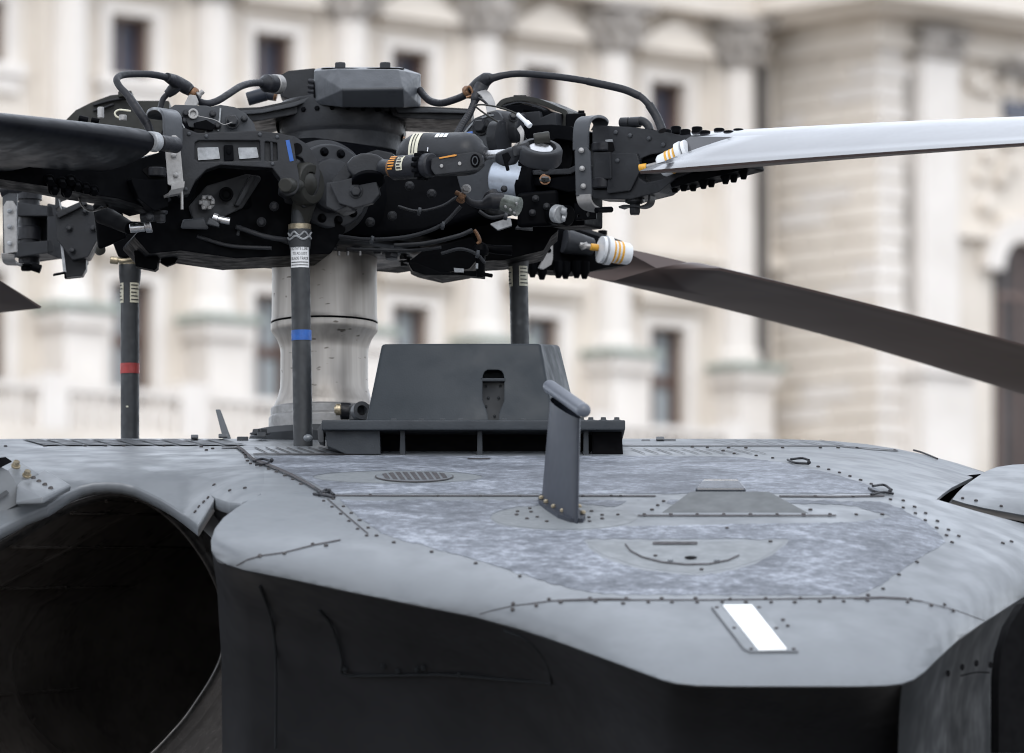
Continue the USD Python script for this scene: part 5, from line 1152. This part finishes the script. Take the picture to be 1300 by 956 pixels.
part('strap_arch', ribbon(smoothpath([W(12, 242, 18.19), W(14, 237, 18.22), W(22, 233, 18.3), W(30, 230, 18.35), W(38, 232, 18.4)]), (0.02, 0.02, 0), 0.008), 'hub', st4)
part('strap_foot', ribbon(smoothpath([W(10, 322, 18.19), W(11, 330, 18.2), W(16, 335, 18.25), W(26, 336, 18.3)]), (0.02, 0.006, 0), 0.008), 'silver', st4)
part('arm_bracket', [T([(70, 244), (94, 237), (96, 243), (74, 252), (76, 262), (70, 266)], PL(85, 18.0), 0.1, 0, 1), T([(70, 272), (104, 257), (122, 262), (132, 274), (126, 300), (112, 326), (92, 330), (72, 304)], PL(95, 17.95), 0.12, 0, 3), T([(76, 300), (110, 302), (109, 342), (104, 350), (84, 352), (80, 326)], PL(95, 18.0), 0.06, 0, 1)], 'hubgrey', heli)
part('bracket_rail', T([(76, 303), (79, 303), (84, 345), (80, 344)], PL(80, 17.96), 0.02, 0, 0), 'plate', heli)
part('bracket_shelf', T([(70, 270), (104, 255), (112, 258), (74, 277)], PL(95, 17.93), 0.1, 0, 1), 'hubgrey', heli)
for tb in [ribbon(smoothpath([W(68, 349, 18.05), W(76, 347.5, 18.05), W(84, 346, 18.05), W(96, 347, 18.05), W(104, 344, 18.05), W(106, 338, 18.05)]), (0, .02, .004), .005), bolt(W(86, 346, 18.05), (0, 0, -1), .012, .02), bolt(W(33, 336, 18.3), (0, 0, -1), .018, .02), cyl(W(40, 338, 18.3), W(52, 342, 18.3), .014)]: part('lower_clip', tb, 'hub', heli)
part('spool', lathe([(0.006, 0), (0.016, 0.001), (0.016, 0.02), (0.01, 0.022)], W(126, 318, 17.75), (0.3, -1, 0), 18), 'olive', heli)
part('far_cover', [T([(84, 152), (96, 140), (116, 130), (140, 121), (166, 118.5), (167, 124), (150, 128), (215, 128), (215, 176), (80, 176)], PL(130, 18.35), 0.25, 0, 2), T([(150, 116), (167, 115), (167, 121), (150, 123)], PL(158, 18.3), 0.08, 0, 1)], 'olive', heli)
part('far_cover_edge', [band([(118, 133), (140, 127), (160, 124)], 2.5, PL(130, 18.33), 0.02), band([(118, 140), (130, 137), (144, 132)], 2, PL(130, 18.33), 0.02)], 'hubgrey', heli)
part('wire_loop', tube([W(x, y, 17.5) for x, y in ((166, 141), (152, 139.5), (146, 143), (148, 148), (156, 151))], 0.0030, 8), 'cream', heli)
for tb in [cyl(W(128, 136, 17.6), W(128, 150, 17.6), .01), cyl(W(156, 146, 17.5), W(156, 153, 17.5), .012)]: part('small_fitting', tb, 'silver', heli)
for tb in [cyl(W(100, 150, 17.3), W(112, 153, 17.3), .01), cyl(W(116, 152, 17.3), W(126, 154, 17.3), .008)]: part('small_fitting', tb, 'hub', heli)
part('root_fitting', [tube([W(0, 243, 18.1), W(10, 240, 18.1), W(22, 238, 18.1), W(34, 236, 18.1)], [.02, .014, .02, .012], 10), cyl(W(33, 237, 18.08), W(37, 240, 18.08), .012)], 'rubber', heli)
part('root_fitting', cyl(W(29, 226, 18.05), W(34, 223, 18.05), 0.010), 'yellow', heli)
part('root_fitting', [cyl(W(2, 236, 18.05), W(4, 230, 18.05), 0.012)], 'copper', heli)

# ---- pitch links
def link(px, Y, ytop, m_band, yb, label, ptop=None, r=0.0295, tilt=0.0, eyeaz=None):
    base, top = W(px + tilt, 575, Y), W(px, ytop, Y)
    a = nrm(top - base); L = np.linalg.norm(top - base)
    def h(py): return (575 - py) / (575 - ytop) * L
    k = r * 1.0
    ln = part('pitch_link', lathe([(r * .98, 0), (k, 0.01), (k, h(ytop + 70)), (k * 1.0, h(ytop + 52)), (k * 1.16, h(ytop + 40)), (k * 1.2, h(ytop + 34)), (k * 1.2, h(ytop + 24)), (k * 1.1, h(ytop + 22))], base, a, 40), 'linkpaint', heli, label=label)
    part('lock_nut', lathe([(k * .8, h(ytop + 24)), (k * 1.2, h(ytop + 23.5)), (k * 1.2, h(ytop + 17)), (k * .9, h(ytop + 16))], base, a, 12), 'brass', ln)
    part('link_shank', lathe([(k * .85, h(ytop + 20)), (k * .85, h(ytop + 5)), (k * .7, h(ytop - 6))], base, a, 24), 'linkpaint', ln)
    part('colour_band', cylpatch(base, a, k + 0.0006, 0, 360, h(yb + 6.5), h(yb - 6.5), (0, -1, 0), 40), m_band, ln)
    return ln, base, a, h, k
lA, bA_, aA, hA, kA = link(380, 17.38, 268, 'blue', 426, 'charcoal rod with blue band and white label, nearest in front of the mast', tilt=5)
part('link_label', cylpatch(bA_, aA, kA + .0008, -60, 60, hA(340.5), hA(307), (0, -1, 0), 24), 'labelwhite', lA)
for i, tx in enumerate(('ROTATE LINK', 'TO ADJUST', 'BLADE TRACK')):
    part('lettering', cyltext(tx, 0.0085, bA_, aA, kA + .0020, 0, hA(318.5 + i * 6.2), (0, -1, 0), 0.72), 'ink', lA)
for y in (309.5, 312, 334, 337.5):
    part('label_line', cylpatch(bA_, aA, kA + .0020, -52, 52, hA(y + .5), hA(y - .5), (0, -1, 0), 16), 'ink', lA)
part('safety_wire', [tube([bA_ + aA * hA(303 + 2 * math.sin(t * 5)) + (kA * 1.23) * np.array([math.sin(t), -math.cos(t), 0]) for t in np.linspace(-1.3, 1.3, 14)], 0.0035, 6), tube([bA_ + aA * hA(298 + 2.5 * math.cos(t * 7)) + (kA * 1.24) * np.array([math.sin(t), -math.cos(t), 0]) for t in np.linspace(-1.2, 1.4, 14)], 0.003, 6)], 'plate', lA)
ea = nrm([0.80, -0.58, 0.0]); ec = W(388, 234, 17.34)
part('link_eye', [lathe([(0.036, -0.024), (0.060, -0.026), (0.066, -0.016), (0.066, 0.016), (0.060, 0.026), (0.036, 0.024), (0.036, -0.024)], ec, ea, 40), lathe([(0.020, -0.03), (0.034, -0.02), (0.0345, 0.02), (0.020, 0.03)], ec, ea, 28), hull([W(380, 258, 17.37), W(393, 258, 17.37), W(377, 262, 17.38), W(395, 258, 17.36), W(376, 284, 17.38), W(386, 284, 17.38)], 0.016, 12)], 'olive', lA)
for px, Y, mb, yb, yt, tl in ((165, 18.05, 'red', 468, 313, 0), (657, 17.95, 'linkpaint', 500, 292, 6)):
    l_, b_, a_, h_, k_ = link(px, Y, yt, mb, yb, 'charcoal rod with red band and cream label' if mb == 'red' else 'plain charcoal rod with cream label behind the turret', tilt=tl)
    for a0, a1 in ((-80, -38), (4, 66)):
        part('link_label', cylpatch(b_, a_, k_ + .0008, a0, a1, h_(yt + 72), h_(yt + 41), (0, -1, 0), 12), 'cream', l_)
        for i in range(6):
            part('label_line', cylpatch(b_, a_, k_ + .0020, a0 + 6, a1 - 6 - 8 * (i % 3), h_(yt + 69 - i * 4.6), h_(yt + 67.6 - i * 4.6), (0, -1, 0), 8), 'ink', l_)
    part('chip', [cylpatch(b_, a_, k_ + .0004, -20, -6, h_(518), h_(516), (0, -1, 0), 5)], 'cream', l_)
part('link_tie', [tube([W(146, 330, 17.95), W(158, 331, 17.95), W(170, 329, 17.97)], .007, 8), cyl(W(140, 330, 17.95), W(150, 331, 17.95), 0.012)], 'brass', heli)
part('link_fork', [T([(140, 300), (150, 280), (186, 282), (192, 306), (182, 326), (150, 326)], PL(165, 18.0), 0.12, 0, 3)], 'hub', heli)

# ---- cables and fittings of the right-hand arm
cb3 = part('cable', tube([W(x, y, Y) for x, y, Y in ((533, 114, 17.8), (538, 121, 17.78), (547, 128.5, 17.72), (560, 131, 17.66), (574, 127.5, 17.6), (588, 122, 17.56), (598, 115, 17.54))], 0.0115, 16), 'rubber', heli)
part('cable_boot', [tube([W(597, 116, 17.54), W(607, 108, 17.54), W(617, 101, 17.52), W(625, 99, 17.5)], [0.017, 0.022, 0.022, 0.013], 18), tube([W(613, 106, 17.53), W(608, 116, 17.52), W(604, 124, 17.5), W(602, 130, 17.5)], [0.022, 0.021, 0.016, 0.011], 16)], 'rubber', cb3)
part('copper_tie', [lathe([(0.019, 0), (0.022, 0.004), (0.022, 0.012), (0.019, 0.016)], W(592, 119, 17.55), W(598, 114, 17.54) - W(592, 119, 17.55), 16), tube([W(590, 115, 17.5), W(596, 110, 17.5), W(600, 120, 17.5), W(592, 124, 17.5)], 0.004, 8)], 'copper', cb3)
part('cable', tube([W(x, y, Y) for x, y, Y in ((622, 100, 17.5), (640, 95.5, 17.5), (662, 93.5, 17.5), (700, 96.5, 17.45), (745, 103, 17.4), (790, 113, 17.35), (812, 122, 17.33), (826, 136, 17.31), (836, 152, 17.3), (841, 166, 17.28))], [0.0125, 0.0105, 0.0105, 0.0105, 0.0105, 0.0105, 0.0105, 0.0105, 0.0105, 0.012], 16), 'rubber', heli)
part('cable_sleeve', tube([W(x, y, Y) for x, y, Y in ((746, 103.2, 17.4), (790, 113, 17.349), (812, 122, 17.33))], 0.0118, 16), 'rubber', cb3)
part('cable_sleeve', tube([W(x, y, Y) for x, y, Y in ((824, 133, 17.31), (834, 149, 17.3), (841, 166, 17.28))], 0.0135, 16), 'rubber', cb3)
P = smoothpath([W(x, y, Y) for x, y, Y in ((603, 128, 17.5), (597, 142, 17.45), (587, 158, 17.38), (577, 176, 17.3), (570, 192, 17.22))], 14)
part('ribbed_hose', tube(P, [0.0115 if i % 2 else 0.0085 for i in range(len(P))], 12, False), 'rubber', heli)
part('harness_bracket', ribbon(smoothpath([W(611, 116, 17.5), W(617, 121, 17.48), (W(622, 131, 17.46)), W(624, 142, 17.42)]), (0.014, 0.006, 0.004), 0.005), 'silver', heli)
part('wire', tube([W(x, y, 17.28) for x, y in ((632, 155), (618, 146), (607, 138), (604, 134), (614, 133), (632, 136), (648, 141), (658, 146))], 0.0028, 8), 'olive', heli)
part('wire_end', [cyl(W(657, 145, 17.28), W(670, 157, 17.26), 0.0065), cyl(W(668, 155, 17.26), W(673, 160, 17.25), 0.009)], 'white', heli)
part('wire', tube([W(x, y, 17.45) for x, y in ((607, 124), (616, 130), (621, 138), (622, 145))], 0.004, 8), 'rubber', heli)
# below the right arm
part('lower_harness', [tube([W(x, y, 17.3) for x, y in ((590, 250), (598, 257), (612, 260), (624, 256), (640, 256))], [0.008, 0.01, 0.014, 0.026, 0.026], 14), cyl(W(622, 246, 17.35), W(632, 262, 17.33), 0.025)], 'rubber', heli)
part('clear_sleeve', cyl(W(638, 257, 17.3), W(659, 263, 17.28), 0.026, 0.03), 'glassgrey', heli)
part('sleeve_glints', [cyl(W(x, y, 17.25), W(x + 1.5, y + 1, 17.245), 0.004) for x, y in ((647, 266), (652, 270), (655, 258), (641, 262))], 'silver', heli, kind='stuff')
part('copper_clamp', [tube([W(x, y, 17.3) for x, y in ((578, 244), (584, 247), (589, 251), (586, 256), (580, 252))], 0.007, 8), cyl(W(583, 248, 17.28), W(590, 252, 17.28), .012)], 'copper', heli)
part('clamp_screw', bolt(W(592, 240, 17.28), (0, -1, .2), 0.011, 0.012), 'silver', heli)
part('sleeve_block', [H([(662, 250, 17.5), (704, 246, 17.5), (662, 284, 17.5), (706, 282, 17.5), (664, 252, 17.6), (704, 282, 17.6)], .012), cyl(W(700, 272, 17.5), W(722, 274, 17.45), 0.032)], 'hub', heli)
part('valve', [cyl(W(705, 271, 17.42), W(712, 272, 17.4), 0.028), cyl(W(712, 267, 17.4), W(719, 269, 17.4), 0.012), cyl(W(713, 277, 17.4), W(718, 278, 17.4), .01)], 'plate', heli)
part('bright_clip', T([(622, 284), (648, 276), (650, 286), (632, 292)], PL(636, 17.5), 0.03, 0, .5), 'plate', heli)
part('bright_clip', T([(660, 282), (677, 283), (676, 292), (654, 290)], PL(666, 17.5), 0.03, 0, .5), 'cap', heli)
part('lower_horn', [T([(600, 282), (640, 276), (700, 284), (712, 290), (700, 300), (690, 318), (640, 330), (604, 332), (596, 310)], PL(650, 17.75), 0.3, 0, 4), T([(540, 316), (600, 300), (612, 322), (596, 341), (560, 347), (530, 340), (516, 334)], PL(570, 17.7), 0.3, 0, 3)], 'hub', heli)
part('lower_plate', [T([(518, 334), (527, 333), (560, 346), (600, 344), (602, 349), (540, 349), (524, 344)], PL(560, 17.65), 0.08, 0, 1), T([(582, 344), (616, 344), (616, 352), (582, 349)], PL(600, 17.62), 0.06, 0, 1)], 'hub', heli)
part('lower_tube', [tube([W(x, y, 17.6) for x, y in ((606, 308), (614, 314), (630, 317), (650, 318))], [.012, .012, .014, .016], 12), cyl(W(610, 318, 17.58), W(610, 352, 17.58), 0.016, 0.013), lathe([(0.01, 0), (0.024, .006), (0.027, .02), (0.02, .036), (0.0, .04)], W(610, 326, 17.56), (0, 0, 1), 18), cyl(W(612, 348, 17.56), W(625, 350, 17.55), .006)], 'hub', heli)
part('copper_clamp', tube([W(x, y, 17.55) for x, y in ((602, 292), (606, 298), (609, 306), (606, 310))], 0.006, 8), 'copper', heli)
part('bright_clip', [T([(576, 340), (589, 341), (589, 346), (577, 345)], PL(582, 17.6), 0.02, 0, .5), T([(604, 334), (607, 334), (607, 341), (604, 341)], PL(605, 17.55), 0.02, 0, .5)], 'plate', heli)
part('hub_rib', [tube([W(500, 312, 17.5), W(540, 309, 17.5), W(580, 300, 17.5), W(600, 292, 17.5)], 0.007, 8), tube([W(440, 316, 17.55), W(520, 318, 17.52), W(560, 314, 17.5)], .005, 8)], 'hubgrey', heli)

# ---- small fastenings that crowd the rotor head
for i in range(22):
    a = i / 22 * 2 * math.pi
    d = np.array([math.cos(a), math.sin(a), -TILT * math.sin(a)])
    if d[1] < 0.35:
        part('flange_nut', bolt(HC + d * 0.262 + UP * hz_(327.5), -UP, 0.013, 0.017), 'hubgrey', heli)
for i in range(26):
    a = i / 26 * 2 * math.pi
    d = np.array([math.cos(a), math.sin(a), -TILT * math.sin(a)])
    if d[1] < 0.2:
        part('drum_bolt', bolt(HC + np.array([0.055, 0, 0]) + d * 0.199 + UP * hz_(150), d, 0.0085, 0.010, False), 'hub', heli)
for x, y, Y in ((236, 144, 17.29), (270, 145, 17.29), (232, 154, 17.28), (310, 151, 17.31), (276, 160, 17.31)):
    part('bracket_bolt', bolt(W(x, y, Y), (0.1, -1, 0.1), 0.0085, 0.010, True), 'hubgrey', heli)
for x, y in ((240, 170), (236, 240), (352, 174), (346, 208), (262, 173), (330, 171)):
    part('horn_stud', lathe([(0.006, -.002), (0.006, 0.004), (0.003, 0.006)], onplane(x, y, PA, 0.018), (0, -1, 0.05), 10), 'cap', horn)
for pts, r in (([(262, 300), (300, 296), (340, 300), (372, 311), (392, 316)], 0.0055), ([(430, 300), (470, 304), (520, 300), (560, 286), (585, 262)], 0.006), ([(505, 262), (530, 268), (560, 262), (580, 250)], 0.0045),
               ([(608, 268), (622, 276), (640, 274), (660, 268)], 0.0055), ([(240, 262), (252, 270), (268, 268), (282, 262), (300, 268)], 0.0045), ([(560, 322), (584, 316), (604, 322), (616, 334)], 0.005)):
    part('hydraulic_line', tube([W(x, y, 17.44 if x < 400 else 17.42) for x, y in pts], r, 8), 'hubgrey', heli)
for x, y in ((300, 296), (372, 311), (470, 304), (560, 286), (530, 268), (640, 274), (268, 268), (604, 322)):
    part('line_clip', [lathe([(0.006, 0), (0.0125, 0.001), (0.0125, 0.010), (0.006, 0.011)], W(x, y, 17.43 if x < 400 else 17.41), (1, 0.1, -.2), 12)], 'cap', heli)
for x, y, m_ in ((348, 262, 'hubgrey'), (332, 282, 'hubgrey'), (520, 236, 'hubgrey'), (548, 246, 'hubgrey'), (470, 282, 'hubgrey'), (498, 274, 'hubgrey')):
    part('body_stud', bolt(W(x, y, 17.39 if x < 400 else 17.47), (0.05, -1, -0.1), 0.011, 0.016), m_, heli)
for i, (x, y) in enumerate(((680, 252), (694, 262), (676, 270), (640, 240))):
    part('fitting_screw', bolt(W(x, y, 17.47), (0, -1, 0.1), 0.008, 0.01, True), 'hubgrey', heli)
for i, (x, y) in enumerate(((782, 168), (800, 172), (824, 176), (790, 224), (784, 204), (842, 184))):
    part('yoke_screw', lathe([(0.007, -.002), (0.007, 0.003), (0.004, 0.005)], onB(x, y, 0.086 if i != 4 else 0.095), (-.45, -1, 0), 10), 'cap', yk)
for x, y in ((86, 268), (108, 268), (118, 290), (92, 318), (88, 290)):
    part('bracket_bolt', bolt(W(x, y, 17.94), (0, -1, 0.1), 0.008, 0.01), 'hubgrey', heli)
part('lock_wire', tube([W(x, y, 17.2) for x, y in ((295, 155), (284, 158), (272, 152), (246, 146))], 0.0013, 6), 'silver', heli)
part('lock_wire', tube([W(x, y, 17.24) for x, y in ((452, 243), (462, 254), (440, 262), (425, 258))], 0.0013, 6), 'silver', heli)
